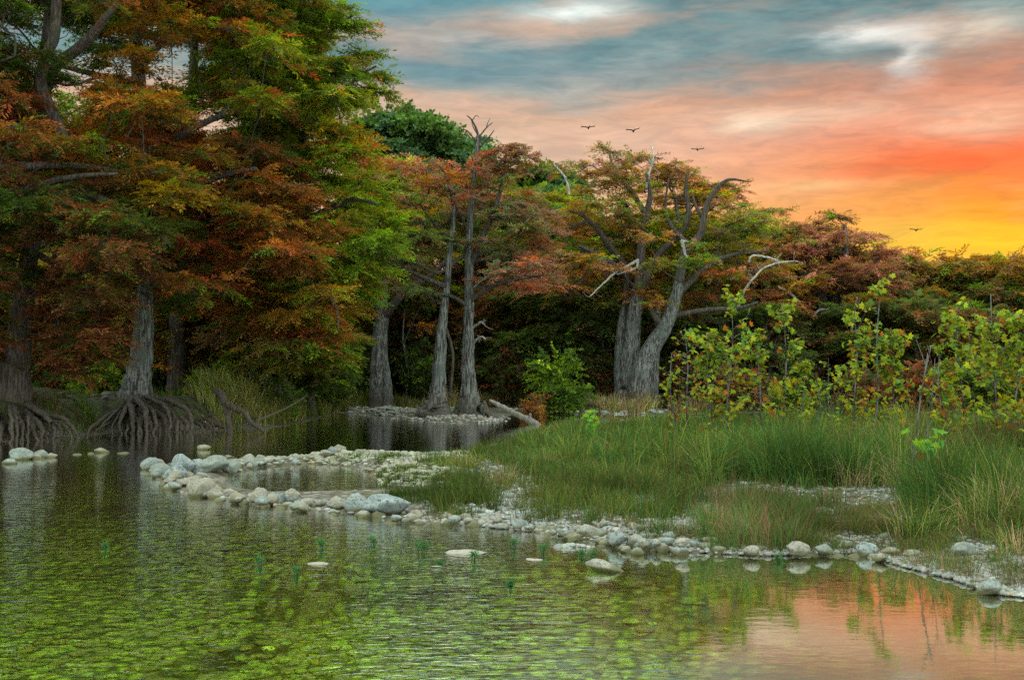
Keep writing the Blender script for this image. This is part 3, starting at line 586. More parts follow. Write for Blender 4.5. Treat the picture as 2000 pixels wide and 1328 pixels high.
grow_tree('bald_cypress', 'broad old cypress with several leaning trunks and a wide flat crown against the sunset', 'cypress tree', 55,
          [[(1236, 803, 104, 0), (1236, 785, 66, 0), (1234, 760, 46, 0), (1231, 720, 37, 0), (1234, 670, 32, 0), (1240, 610, 28, 0), (1246, 570, 24, 0)],
           [(1244, 800, 60, -.6), (1246, 770, 42, -.7), (1253, 725, 38, -.8), (1272, 680, 33, -1), (1298, 640, 28, -1.1), (1318, 590, 23, -1.2), (1326, 550, 18, -1.3)],
           [(1220, 800, 50, .3), (1214, 760, 28, .4), (1211, 700, 22, .5), (1214, 640, 20, .5), (1222, 590, 16, .5)],
           [(1268, 795, 40, .6), (1275, 760, 22, .6), (1280, 700, 16, .6), (1285, 640, 13, .8), (1283, 590, 11, 1)],
           [(1246, 575, 23, 0), (1250, 540, 20, 0), (1252, 480, 17, 0), (1262, 420, 13, 0), (1270, 380, 9, 0), (1262, 340, 6, 0)],
           [(1326, 556, 18, -1.3), (1330, 530, 17, -1.3), (1338, 490, 15, -1.4), (1366, 460, 13, -1.5), (1376, 420, 11, -1.6), (1388, 385, 9, -1.7), (1420, 352, 6, -1.8), (1462, 355, 2.5, -1.9)],
           [(1222, 595, 16, .5), (1222, 530, 15, .4), (1190, 480, 12, -.5), (1150, 430, 8, -1), (1110, 410, 4, -1.4)], [(1150, 432, 6, -1), (1120, 440, 4, -1.4), (1095, 450, 2, -1.8)],
           [(1376, 430, 8, -1.6), (1360, 405, 6, -1.4), (1352, 380, 4, -1.2)], [(1345, 478, 10, -1.4), (1310, 440, 8, -1), (1300, 400, 5, -.8), (1306, 350, 3, -.6)],
           [(1300, 640, 20, -1.1), (1280, 620, 12, -1), (1266, 590, 9, -1)],
           [(1256, 560, 18, 0), (1285, 500, 14, -.5), (1325, 460, 11, -.8), (1345, 420, 11, -1), (1340, 370, 8, -1), (1345, 330, 5, -1)],
           [(1322, 575, 14, -1.2), (1370, 530, 11, -.6), (1420, 500, 8, -.2), (1500, 490, 4, .2)], [(1262, 420, 12, 0), (1230, 370, 10, .3), (1200, 330, 7, .6), (1190, 300, 4, .8)],
           [(1222, 540, 14, .3), (1190, 510, 10, -.8), (1130, 480, 7, -1.4)], [(1308, 618, 12, -1.1), (1380, 605, 9, -1.6), (1440, 602, 8, -1.8), (1480, 590, 4, -2)]],
          [(1075, 330), (1130, 305), (1195, 280), (1300, 285), (1330, 320), (1360, 305), (1410, 340), (1475, 352), (1460, 400), (1535, 402), (1548, 425), (1490, 470), (1560, 540), (1500, 600), (1400, 590), (1320, 600), (1200, 610), (1080, 600), (1030, 530), (1050, 430), (1110, 390)],
          195, 'AOYPpWG', [(1120, 340, 'rp'), (1200, 310, 'rB'), (1280, 320, 'rB'), (1240, 350, 'AY'), (1180, 370, 'AB'), (1300, 370, 'AO'), (1360, 330, 'B'), (1430, 360, 'rB'), (1500, 410, 'rG'), (1440, 430, 'G'), (1350, 420, 'AY'), (1250, 430, 'YO'),
              (1150, 430, 'OP'), (1100, 450, 'OA'), (1080, 520, 'P'), (1150, 540, 'PR'), (1250, 560, 'OA'), (1200, 580, 'YD'), (1350, 520, 'YG'), (1450, 480, 'GO'), (1500, 560, 'PO'), (1400, 560, 'OR'), (1110, 580, 'OD'), (1180, 480, 'GA')],
          (42, 11), 3.2, behind=.85, seed=24, spray=.8, dens=.85, flute=.3, up=.06,
          dead=[[(1246, 508, 7, -.3), (1218, 524, 5, -1.2), (1195, 538, 4, -2), (1172, 560, 3, -2.6), (1150, 580, 1.5, -3)], [(1246, 512, 6, -.4), (1244, 522, 4, -.9), (1228, 529, 3, -1.3), (1205, 536, 2, -1.8)], [(1332, 470, 8, -2.4), (1336, 490, 6, -2.4), (1342, 505, 4, -2.4)],
                [(1330, 470, 5, -2.4), (1350, 474, 4, -2.4), (1368, 480, 3, -2.4)], [(1272, 282, 3, 0), (1275, 310, 4, 0), (1268, 340, 5, 0), (1262, 370, 6, 0)], [(1442, 598, 6, -1.8), (1455, 566, 4.5, -2.3), (1472, 544, 4, -2.6), (1495, 522, 3.5, -2.7), (1530, 512, 3.5, -2.8), (1557, 511, 2, -3)],
                [(1462, 512, 3, -2.5), (1470, 500, 4, -2.5), (1500, 503, 4, -2.5), (1520, 510, 3, -2.5)], [(1112, 380, 5, -2), (1105, 350, 4, -2), (1082, 322, 3, -2)]])
BK = 'trees of the wood behind the river bank'
grow_tree('bald_cypress', 'rust-red spreading cypress right of the broad old one, below the orange sky', 'cypress tree', 62,
          [[(1560, 800, 44, 0), (1572, 740, 32, 0), (1590, 680, 26, 0), (1612, 620, 22, 0), (1640, 560, 17, 0), (1652, 490, 12, 0), (1650, 440, 7, 0)], [(1612, 620, 16, 0), (1600, 570, 14, -1), (1585, 540, 12, -1.2), (1560, 530, 7, -1.4)],
           [(1630, 590, 12, 0), (1680, 540, 10, -.6), (1720, 500, 6, -1)], [(1604, 780, 26, -1), (1608, 700, 22, -1), (1608, 600, 19, -1), (1600, 560, 14, -1), (1570, 550, 8, -1.2)]],
          [(1500, 440), (1540, 418), (1600, 428), (1650, 425), (1700, 450), (1760, 490), (1790, 540), (1780, 620), (1700, 640), (1560, 640), (1490, 600), (1480, 500)],
          110, 'rPPPBGG', [(1560, 440, 'rG'), (1640, 450, 'PB'), (1600, 490, 'GP'), (1700, 500, 'rP'), (1540, 520, 'OP'), (1740, 540, 'rB'), (1650, 540, 'pr'), (1580, 590, 'OP'), (1700, 600, 'B')], (44, 13), 3.2, seed=25, spray=.9, group=BK,
          extra_pads=[(1632, 424, 16, 5, 0, 'K')], dead=[[(1588, 618, 4, -3), (1600, 606, 5, -3), (1618, 604, 3, -3)], [(1520, 560, 4, -3), (1545, 575, 5, -3), (1560, 590, 4, -3)]])
def backtree(label, D, x, yb, yt, outline, n, keys, seed, pad=(48, 17), tmpl=SPRAYS, spray=1.15, w=26, name='bald_cypress', cat='cypress tree', dens=1.0, lean=0, cp=None, depth=3.2):
    return grow_tree(name, label, cat, D, [[(x, yb, w * 1.5, 0), (x + lean * .2, yb - 60, w, 0), (x + lean * .6, (yb + yt) / 2, w * .7, 0), (x + lean, yt + 30, w * .35, 0)],
                     [(x + lean * .5, yb * .55 + yt * .45, w * .5, 0), (x + 50, yb * .35 + yt * .65, w * .35, -1), (x + 90, yt + 50, w * .2, -1.5)], [(x + lean * .4, yb * .6 + yt * .4, w * .5, 0), (x - 50, yb * .4 + yt * .6, w * .3, .5), (x - 90, yt + 70, w * .15, 1)]],
                     outline, int(n * 1.35), keys, cp, pad, depth, m_barkd, BK, seed, spray, dens, tmpl, limb_r=.015)
backtree('brown and green tree top catching yellow sky at the far right of the treeline', 66, 1835, 790, 500, [(1740, 480), (1790, 492), (1850, 500), (1890, 486), (1930, 500), (1950, 640), (1900, 730), (1760, 730), (1720, 600)], 75, 'GBOOG', 31, cp=[(1800, 500, 'OB'), (1880, 500, 'Or'), (1780, 560, 'GB'), (1860, 560, 'GD'), (1800, 640, 'rB'), (1900, 640, 'rD'), (1850, 700, 'rK')])
backtree('dark green tree behind the saplings at the right edge', 64, 2010, 790, 500, [(1900, 505), (1960, 500), (2010, 488), (2150, 470), (2200, 640), (2120, 730), (1900, 730)], 75, 'BDOBG', 32, cp=[(1960, 510, 'OB'), (2000, 500, 'OG'), (1930, 560, 'BD'), (1980, 640, 'D'), (1930, 680, 'rO')])
backtree('round dark green oak crown beside the left grove, against the pale sky', 72, 800, 760, 210, [(690, 262), (700, 236), (735, 240), (748, 214), (775, 226), (800, 200), (822, 222), (846, 214), (856, 252), (884, 258), (888, 286), (912, 300), (900, 340), (820, 400), (700, 400), (680, 300)], 150, 'EEDT', 33, (20, 9), TUFTS, 1.0, name='oak_tree', cat='oak tree', cp=[(820, 250, 'E'), (760, 300, 'T'), (720, 260, 'TE'), (850, 300, 'E'), (780, 360, 'GT')])
backtree('small green tree top just left of the bare dead snag', 74, 895, 760, 270, [(860, 290), (885, 255), (905, 262), (940, 290), (960, 360), (860, 400), (850, 330)], 26, 'ET', 34, (22, 11), TUFTS, 1.4, name='oak_tree', cat='oak tree', w=18)
backtree('bright green tree crown showing between the slim pair and the broad old cypress', 74, 1055, 770, 345, [(980, 360), (1010, 335), (1060, 325), (1090, 340), (1130, 375), (1160, 460), (1000, 470), (960, 420)], 46, 'ETG', 35, (30, 13), TUFTS, 1.4, name='oak_tree', cat='oak tree', w=20)
backtree('yellow-green and rust tree filling the wood behind the forked trunk', 66, 800, 780, 330, [(690, 320), (760, 300), (840, 330), (900, 340), (930, 560), (880, 650), (700, 680), (660, 500)], 85, 'YGPWG', 36, cp=[(720, 330, 'P'), (800, 350, 'YG'), (740, 360, 'AY'), (850, 400, 'PR'), (760, 450, 'p'), (820, 520, 'Pr'), (720, 560, 'GA'), (860, 600, 'rB'), (760, 640, 'B')])
backtree('mottled pink and green tree filling the wood behind the tall slim cypress', 65, 1010, 785, 370, [(900, 350), (1000, 360), (1090, 370), (1150, 420), (1160, 560), (1100, 640), (940, 650), (880, 540)], 85, 'GPWYG', 37, cp=[(960, 400, 'pr'), (1040, 390, 'r'), (1020, 430, 'YG'), (1080, 450, 'GA'), (940, 460, 'G'), (1050, 500, 'OG'), (980, 520, 'P'), (1100, 540, 'P'), (960, 600, 'rD'), (1060, 600, 'DB')])
backtree('shaded green and orange tree behind the leaning trunks of the broad old cypress', 66, 1380, 790, 430, [(1180, 420), (1300, 400), (1460, 430), (1560, 470), (1600, 580), (1540, 660), (1200, 660), (1120, 560)], 110, 'GOWDY', 38, lean=20)
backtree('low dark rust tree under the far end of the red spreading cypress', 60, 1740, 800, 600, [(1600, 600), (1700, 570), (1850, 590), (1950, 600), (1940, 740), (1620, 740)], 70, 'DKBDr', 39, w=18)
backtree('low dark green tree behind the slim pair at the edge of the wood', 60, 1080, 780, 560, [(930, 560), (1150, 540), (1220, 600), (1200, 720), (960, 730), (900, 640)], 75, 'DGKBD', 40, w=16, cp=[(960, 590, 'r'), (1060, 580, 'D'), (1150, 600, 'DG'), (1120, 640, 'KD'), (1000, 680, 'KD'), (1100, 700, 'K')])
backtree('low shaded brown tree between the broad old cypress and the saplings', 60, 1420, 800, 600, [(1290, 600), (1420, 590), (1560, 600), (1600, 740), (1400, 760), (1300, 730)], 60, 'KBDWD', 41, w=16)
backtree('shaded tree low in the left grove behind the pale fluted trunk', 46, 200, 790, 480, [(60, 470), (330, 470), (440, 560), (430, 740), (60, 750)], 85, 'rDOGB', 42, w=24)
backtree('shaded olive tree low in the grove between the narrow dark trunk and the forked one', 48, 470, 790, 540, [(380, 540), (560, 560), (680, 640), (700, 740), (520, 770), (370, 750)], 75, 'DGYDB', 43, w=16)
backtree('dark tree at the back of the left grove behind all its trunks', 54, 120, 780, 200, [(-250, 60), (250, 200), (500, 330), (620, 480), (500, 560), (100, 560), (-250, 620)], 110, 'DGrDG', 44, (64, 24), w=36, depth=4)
# foreground leaf mass reaching in from the left belongs to the first cypress

for i, (x_, D_, yt_, w_, lb) in enumerate([(690, 59, 560, 7, 'just left of the forked grey trunk'), (792, 60, 520, 6, 'right of the forked grey trunk, behind its bough'), (1180, 58, 560, 9, 'left of the foot of the broad old cypress'), (1012, 59, 600, 7, 'behind the leaning white log'),
        (1352, 57, 560, 8, 'right of the broad old cypress behind the first sapling'), (1500, 58, 600, 9, 'between the first two tall saplings'), (1668, 57, 580, 8, 'behind the left stems of the tallest sapling'), (1790, 58, 590, 9, 'between the tallest sapling and the right-hand clump'),
        (1865, 57, 600, 7, 'behind the left of the right-hand clump'), (400, 46, 560, 9, 'in the left grove behind the twisted snag'), (470, 47, 580, 8, 'in the left grove above the water right of the snag'), (155, 45, 560, 8, 'between the two big left trunks')]):
    grow_tree('thin_tree', 'thin pale understory tree stem ' + lb, 'young tree', D_, [[(x_, 785, w_, 0), (x_ + 4, 720, w_ * .8, 0), (x_ - 5, 650, w_ * .65, .2), (x_ + 6, yt_, w_ * .4, .3)], [(x_ - 3, 670, w_ * .5, .1), (x_ + 18, 620, w_ * .3, 0), (x_ + 34, 590, w_ * .15, 0)]],
              [(x_ - 60, yt_ - 20), (x_ + 60, yt_ - 20), (x_ + 60, 690), (x_ - 60, 690)], 9, 'DGWO', None, (30, 12), 1.2, m_bark, 'thin trees in the understory', 800 + i, .8, .8)

# ------------------------------------------------------------------ shrubs and saplings
def bush(name, label, cat, px, py, D, rx, ry, keys, n, seed, group=None, tmpl=TUFTS, sc=.9, mat=None):
    g = np.random.default_rng(seed); k = D / FPX; c = P(px, py, D); zb = hz(c[0], c[1]); b0 = np.array([c[0], c[1], zb])
    root = empty(name, b0); tag(root, label, cat, group); B = Buf(); top = c[2] + ry * k - zb; hw = rx * k
    SP, SD, SC = [], [], []
    nst = max(6, n // 40)
    for s in range(nst):
        th = g.uniform(0, 6.28); r_ = hw * g.uniform(.2, 1) ; zt = top * g.uniform(.45, 1) * (1 - .35 * (r_ / hw) ** 2)
        tip = b0 + np.array([math.cos(th) * r_, math.sin(th) * r_, zt])
        pts = resample([b0 + g.normal(0, .08, 3) * np.array([1, 1, 0]), b0 * .6 + tip * .4 + np.array([0, 0, .15 * top]), tip], 7)
        V, Fq = tube(pts, np.linspace(.025, .006, 7), 4, cap=False); B.add(V, Fq)
        m = n // nst; tt = g.uniform(.12, 1.02, m) ** .8
        pp = np.stack([np.interp(tt, np.linspace(0, 1, 7), pts[:, z]) for z in range(3)], -1) + g.normal(0, 1, (m, 3)) * np.array([hw * .22, hw * .22, top * .07])
        pp[:, 2] = np.maximum(pp[:, 2], zb + .08)
        SP.append(pp); SD.append(g.normal(0, 1, (m, 3)) * np.array([1, 1, .5]) + np.array([0, 0, .25])); SC.append(pal(keys, g, m) * np.exp(g.normal(0, .2, (m, 1))))
    obj('stem', B.make('stem', m_barkd, b0), root)
    V, c_ = stamp(tmpl, np.concatenate(SP), np.concatenate(SD), g.uniform(.5, 1, len(np.concatenate(SP))) * sc, np.concatenate(SC), g)
    obj('foliage', mesh('foliage', V - b0, np.arange(len(V)).reshape(-1, 4), m_leaf, c_, False), root)
    return root
bush('shrub', 'upright green shrub glowing in the dark gap left of the broad old cypress', 'shrub', 1078, 725, 52, 48, 72, 'YGE', 420, 61)
bush('shrub', 'low green shrub beside the foot of the upright shrub', 'shrub', 1120, 762, 51, 38, 34, 'GE', 220, 62)
bush('shrub', 'small rusty red bush on the bank right of the fallen white log', 'shrub', 1046, 788, 47, 22, 22, 'OrB', 120, 63, sc=.6)
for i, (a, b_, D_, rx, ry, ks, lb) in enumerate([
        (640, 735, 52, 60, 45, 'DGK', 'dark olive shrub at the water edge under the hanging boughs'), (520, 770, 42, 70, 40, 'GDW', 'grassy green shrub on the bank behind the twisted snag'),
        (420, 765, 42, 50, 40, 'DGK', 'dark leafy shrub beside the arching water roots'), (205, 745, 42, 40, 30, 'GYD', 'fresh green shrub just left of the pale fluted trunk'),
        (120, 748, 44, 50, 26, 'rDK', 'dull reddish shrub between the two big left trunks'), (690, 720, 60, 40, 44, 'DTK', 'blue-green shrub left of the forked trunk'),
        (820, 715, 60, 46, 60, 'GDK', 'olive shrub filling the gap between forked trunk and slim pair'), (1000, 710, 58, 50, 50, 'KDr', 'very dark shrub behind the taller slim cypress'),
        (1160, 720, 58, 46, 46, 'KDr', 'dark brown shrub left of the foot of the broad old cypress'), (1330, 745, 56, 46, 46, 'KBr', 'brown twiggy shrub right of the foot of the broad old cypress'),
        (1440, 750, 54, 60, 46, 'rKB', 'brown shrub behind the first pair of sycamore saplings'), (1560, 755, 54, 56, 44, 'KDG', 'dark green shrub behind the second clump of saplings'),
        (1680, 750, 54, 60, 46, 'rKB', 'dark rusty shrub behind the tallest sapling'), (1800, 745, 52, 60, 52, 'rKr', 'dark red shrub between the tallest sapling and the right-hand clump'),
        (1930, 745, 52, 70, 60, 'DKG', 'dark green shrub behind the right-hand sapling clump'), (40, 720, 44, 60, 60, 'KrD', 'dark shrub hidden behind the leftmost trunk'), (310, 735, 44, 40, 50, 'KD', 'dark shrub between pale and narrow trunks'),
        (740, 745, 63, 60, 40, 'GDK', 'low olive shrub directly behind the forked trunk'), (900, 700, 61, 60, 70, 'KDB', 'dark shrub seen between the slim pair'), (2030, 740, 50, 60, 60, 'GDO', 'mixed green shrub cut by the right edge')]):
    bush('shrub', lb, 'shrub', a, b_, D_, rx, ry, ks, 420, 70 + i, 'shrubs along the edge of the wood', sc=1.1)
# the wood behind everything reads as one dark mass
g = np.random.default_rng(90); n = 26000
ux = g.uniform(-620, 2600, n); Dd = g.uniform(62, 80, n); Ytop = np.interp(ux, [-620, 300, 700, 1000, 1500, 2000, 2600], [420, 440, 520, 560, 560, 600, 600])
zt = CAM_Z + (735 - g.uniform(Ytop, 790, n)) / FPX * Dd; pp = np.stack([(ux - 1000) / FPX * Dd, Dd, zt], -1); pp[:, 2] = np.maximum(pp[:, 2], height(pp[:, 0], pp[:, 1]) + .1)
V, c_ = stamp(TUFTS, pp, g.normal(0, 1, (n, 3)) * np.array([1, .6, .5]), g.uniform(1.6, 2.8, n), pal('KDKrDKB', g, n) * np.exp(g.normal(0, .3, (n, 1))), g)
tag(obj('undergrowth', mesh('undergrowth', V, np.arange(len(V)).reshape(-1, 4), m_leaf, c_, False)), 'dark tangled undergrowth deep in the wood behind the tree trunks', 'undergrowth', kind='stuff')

def lobed(nl=11):
    a = np.linspace(-2.5, 2.5, nl); r = np.where(np.arange(nl) % 2 == 0, 1.0, .58); r = r * (1 - .18 * (np.abs(a) / 2.5)); r[0] = r[-1] = .45
    pts = np.stack([.1 + r * np.cos(a) * .62, r * np.sin(a) * .62, -.10 * np.abs(np.sin(a)) * r + .02 * np.cos(3 * a)], -1)
    V = np.vstack([[0.02, 0, .05], pts]); F_ = np.array([[0, i, i + 1] for i in range(1, nl)]); return V, F_
LV, LF = lobed()
def leaf_cloud(pos_, dirs, size, cols, g):
    n = len(pos_); x = unit(dirs); upv = unit(np.array([0, -.5, .8]) + g.normal(0, .55, (n, 3))); y = unit(np.cross(upv, x)); z = np.cross(x, y)
    B = np.stack([x, y, z], 1) * np.broadcast_to(size, (n,))[:, None, None]
    V = np.einsum('vi,nij->nvj', LV, B) + pos_[:, None]; F_ = (LF[None] + (np.arange(n) * len(LV))[:, None, None]).reshape(-1, 3)
    return V.reshape(-1, 3), F_, np.repeat(cols, len(LV), 0)
def sapling(label, stems, D, seed, n=170, size=.16, cat='sapling', keys='SSSYAO', group='sycamore saplings in the tall grass', xs=1.0):
    """stems: (px base, px top, py top, half spread px)"""
    g = np.random.default_rng(seed); k = D / FPX
    cx = np.mean([s[0] for s in stems]); c = P(cx, 800, D); zb = hz(c[0], c[1]); b0 = np.array([c[0], D, zb]); root = empty('sycamore_sapling', b0); tag(root, label, cat, group)
    LP, LD, LCc = [], [], []
    for (xb, xt, yt, sp_) in stems:
        B = Buf(); bs = P(xb, 800, D + g.uniform(-.4, .4)); bs[2] = zb - .05; tp_ = P(xt, yt, D + g.uniform(-.3, .3)); H = tp_[2] - zb
        pts = resample([bs, bs * .66 + tp_ * .34 + g.normal(0, .03, 3), bs * .33 + tp_ * .67 + g.normal(0, .04, 3), tp_], 12); V, Fq = tube(pts, np.linspace(.022, .006, 12), 6); B.add(V, Fq)
        nb = int(H * 12)
        for b_ in range(nb):
            u = g.uniform(.10, .98) ; st = np.array([np.interp(u, np.linspace(0, 1, 12), pts[:, z]) for z in range(3)])
            th = g.uniform(0, 6.28); L = sp_ * k * 1.08 * g.uniform(.4, 1.15) * (1.25 - .7 * u)
            e = st + np.array([math.cos(th) * L, math.sin(th) * L, L * g.uniform(.4, 1.0)])
            tw = resample([st, st * .5 + e * .5 + np.array([0, 0, -.05 * L]), e], 5); V, Fq = tube(tw, np.linspace(.008, .003, 5), 4, cap=False); B.add(V, Fq)
            m = max(2, int(1.75 * n / nb * g.uniform(.4, 1.3) * (.65 + .7 * u)))
            tt = g.uniform(.25, 1.05, m); q = np.stack([np.interp(tt, np.linspace(0, 1, 5), tw[:, z]) for z in range(3)], -1) + g.normal(0, .045, (m, 3))
            dr = g.normal(0, 1, (m, 3)) * np.array([1, 1, .25]) + np.array([math.cos(th), math.sin(th), -.45])
            LP.append(q); LD.append(dr)
            cs = np.array([(.20, .27, .030), (.13, .20, .030), (.25, .28, .028), (.09, .18, .045), (.28, .22, .03), (.32, .11, .02), (.12, .045, .02)])
            w = np.array([.30, .24, .20, .14, .06, .04, .02]) if u > .5 else np.array([.24, .18, .2, .06, .16, .10, .06]); ci = g.choice(7, m, p=w)
            LCc.append(cs[ci] * np.exp(g.normal(0, .2, (m, 1))))
        obj('stem', B.make('stem', m_bark, b0), root)
    LPc = np.concatenate(LP); V, F_, c_ = leaf_cloud(LPc, np.concatenate(LD), g.uniform(.5, 1.2, len(LPc)) * size * .68, np.concatenate(LCc), g)
    obj('foliage', mesh('foliage', V - b0, F_, m_leaf, c_, False), root); return root
sapling('slender sapling with a few leaves, leftmost beside the broad old cypress', [(1350, 1338, 640, 36), (1320, 1312, 690, 24)], 23, 201, 70, .17)
sapling('leafy bright green sycamore sapling first of the tall ones from the left', [(1420, 1428, 572, 55), (1395, 1380, 650, 40)], 22, 202, 260, .20)
sapling('leafy sapling second of the tall ones, its top at the level of the bleached branch', [(1530, 1526, 592, 45), (1490, 1475, 640, 38), (1560, 1572, 700, 32)], 22.5, 203, 220, .19)
sapling('small sparse sapling in the gap left of the tallest one', [(1625, 1618, 700, 34), (1600, 1596, 740, 26)], 23, 208, 70, .15)
sapling('tallest sycamore sapling rising highest in the middle of the right half', [(1700, 1722, 545, 42), (1672, 1668, 600, 38), (1745, 1740, 640, 36)], 21, 204, 250, .19)
sapling('bushy sapling with green and rust leaves left in the right-hand clump', [(1880, 1868, 600, 50), (1850, 1835, 680, 40)], 20, 205, 240, .18)
sapling('bushy tall sapling in the right-hand clump just inside the frame', [(1945, 1935, 575, 60), (1975, 1990, 610, 50)], 19, 206, 300, .18)
sapling('sapling cut off by the right edge of the photo', [(2040, 2045, 560, 70), (2090, 2090, 520, 60)], 18, 207, 260, .18)
def small_plant(label, px, pyb, pyt, D, seed, n, size, reds=False, name='leafy_plant', group=None):
    g = np.random.default_rng(seed); c = P(px, pyb, D); c[2] = hz(c[0], c[1]); root = empty(name, c); tag(root, label, 'plant', group); H = P(px, pyt, D)[2] - c[2]
    B = Buf(); pts = resample([c, c + np.array([.02, 0, H * .5]), c + np.array([-.02, 0, H])], 7); V, Fq = tube(pts, np.linspace(.01, .003, 7), 5); B.add(V, Fq); obj('stem', B.make('stem', m_bark, c), root)
    tt = g.uniform(.3, 1.02, n); q = c + np.stack([g.normal(0, .09, n), g.normal(0, .09, n), tt * H], -1)
    cc = np.array([(.12, .30, .03), (.18, .34, .03), (.10, .26, .06)])[g.integers(0, 3, n)]
    if reds: cc[tt < .6] = (.14, .04, .02)
    V, F_, c_ = leaf_cloud(q, g.normal(0, 1, (n, 3)) * np.array([1, 1, .4]), g.uniform(.6, 1.1, n) * size, cc, g)
    obj('foliage', mesh('foliage', V - c, F_, m_leaf, c_, False), root)
small_plant('small bright green leafy shoot standing above the grass beside the white log', 1155, 860, 800, 24, 301, 45, .14)
small_plant('low plant with green top leaves and dark red lower leaves in the right-hand grass', 1822, 930, 842, 15, 302, 26, .17, True)
small_plant('low plant with wilted dark red leaves left of the green-topped one', 1778, 900, 828, 15.5, 303, 8, .15, True)
def dry_stem(label, pts, D, w):
    b0 = P(pts[0][0], pts[0][1], D); b0[2] = hz(b0[0], b0[1]); q = [b0] + [P(a, b_, D) for a, b_ in pts[1:]]
    B = Buf(); V, Fq = tube(resample(q, 12), np.linspace(w, w * .3, 12), 5); B.add(V, Fq)
    g = np.random.default_rng(int(pts[0][0])); cp = resample(q, 12)
    for z in range(3):
        s = cp[g.integers(4, 11)]; e = s + np.array([g.uniform(-.15, .15), 0, g.uniform(.2, .5)]); V, Fq = tube(resample([s, e], 3), np.linspace(w * .5, w * .2, 3), 4); B.add(V, Fq)
    o = obj('bare_stem', B.make('bare_stem', m_bark, b0), None, Vector(b0)); tag(o, label, 'bare stem')
dry_stem('tall bare grey stem standing out of the right-hand grass', [(1782, 1000), (1785, 880), (1798, 780), (1812, 690)], 15, .018)
dry_stem('thin leafless twig standing beside the red-leaved plant', [(1808, 960), (1812, 840), (1822, 760), (1826, 700)], 15.4, .009)

# ------------------------------------------------------------------ twisted snag, logs
def snag(name, label, cat, tubes, D, mat, sides=9):
    k = D / FPX; pts0 = tubes[0]; b0 = P(pts0[0][0], pts0[0][1], D + pts0[0][3]); B = Buf(); g = np.random.default_rng(len(tubes) + int(D))
    for t_ in tubes:
        n = 5 * len(t_); cp = resample([P(a, b_, D + dd) for a, b_, w, dd in t_], n); rr = np.interp(np.linspace(0, 1, n), np.linspace(0, 1, len(t_)), [w * k / 2 for a, b_, w, dd in t_])
        cp += g.normal(0, .10, (n, 3)) * rr[:, None]; V, Fq = tube(cp, rr, sides, np.full(n, .1), 5); B.add(V, Fq)
    return tag(obj(name, B.make(name, mat, b0), None, Vector(b0)), label, cat)
snag('snag', 'dark twisted forked snag leaning into the water at the left bank', 'snag', [[(449, 848, 12, 0), (446, 820, 12, 0), (440, 795, 13, .2), (432, 770, 14, .6), (418, 762, 9, 1)], [(438, 785, 12, .2), (458, 798, 11, -.2), (478, 806, 10, -.5), (490, 825, 9, -.7), (516, 842, 6, -1)],
     [(500, 822, 4, -.6), (540, 806, 3.5, -.3), (575, 788, 2.5, 0), (600, 772, 1.5, .2)]], 35.2, m_barkd)
snag('fallen_log', 'bleached white fallen log sloping down to the water right of the slim pair', 'log', [[(957, 782, 5, 1.5), (972, 790, 9, 1.1), (985, 797, 10, .8), (1015, 812, 11, 0), (1040, 824, 13, -.6), (1056, 834, 9, -1)], [(1034, 818, 6, -.5), (1036, 808, 4, -.6)], [(1000, 804, 5, .4), (1010, 797, 3, .3)]], 41, m_dead)
snag('fallen_branch', 'low brown driftwood branch lying behind the bright leafy shoot', 'log', [[(1060, 838, 9, 0), (1085, 832, 8, 0), (1110, 828, 7, 0), (1130, 838, 5, -.2)]], 38, m_root)
snag('driftwood', 'short straight bleached pole lying at the foot of the tall grass', 'log', [[(1560, 992, 8, 0), (1600, 988, 9, 0), (1660, 984, 9, 0)]], 14.9, m_dead)
snag('driftwood', 'dark fallen limb under the foot of the broad old cypress', 'log', [[(1128, 792, 8, 0), (1150, 789, 9, 0), (1180, 794, 7, 0), (1200, 800, 5, 0)]], 52.5, m_barkd)
snag('thin_branch', 'thin pale branch on the bank beside the arching roots', 'log', [[(405, 800, 5, 0), (418, 812, 4, -.3), (432, 824, 3, -.6)]], 37, m_root)

# ------------------------------------------------------------------ rocks
def rock_mesh(seed, angular=False, sub=4):
    import bmesh
    bm = bmesh.new(); bmesh.ops.create_icosphere(bm, subdivisions=sub, radius=1); g = np.random.default_rng(seed); off = Vector(g.uniform(-50, 50, 3).tolist())
    planes = [(unit(g.normal(0, 1, 3)), g.uniform(.48, .80)) for _ in range(10 if angular else 6)]
    for v in bm.verts:
        c = v.co.copy(); r = 1 + .26 * mnoise.noise(c * 1.1 + off) + .11 * mnoise.noise(c * 2.7 + off) + .045 * mnoise.noise(c * 7 + off)
        q = np.array(c) * r
        for n_, d_ in planes:
            e = q @ n_ - d_
            if e > 0: q = q - n_ * e * (.88 if angular else .65)
        v.co = Vector(q.tolist())
    me = bpy.data.meshes.new('rock'); bm.to_mesh(me); bm.free(); me.polygons.foreach_set('use_smooth', [True] * len(me.polygons)); me.update(); return me
def with_mat(me, m): me = me.copy(); me.materials.append(m); return me
base_r = [rock_mesh(s) for s in range(9)]; base_a = [rock_mesh(s + 40, True) for s in range(4)]
RM = [with_mat(m, m_rock) for m in base_r]; RG = [with_mat(m, m_rock2) for m in base_r]; RA = [with_mat(m, m_rock2) for m in base_a]; RB = [with_mat(m, m_rock) for m in base_a]
placed = []
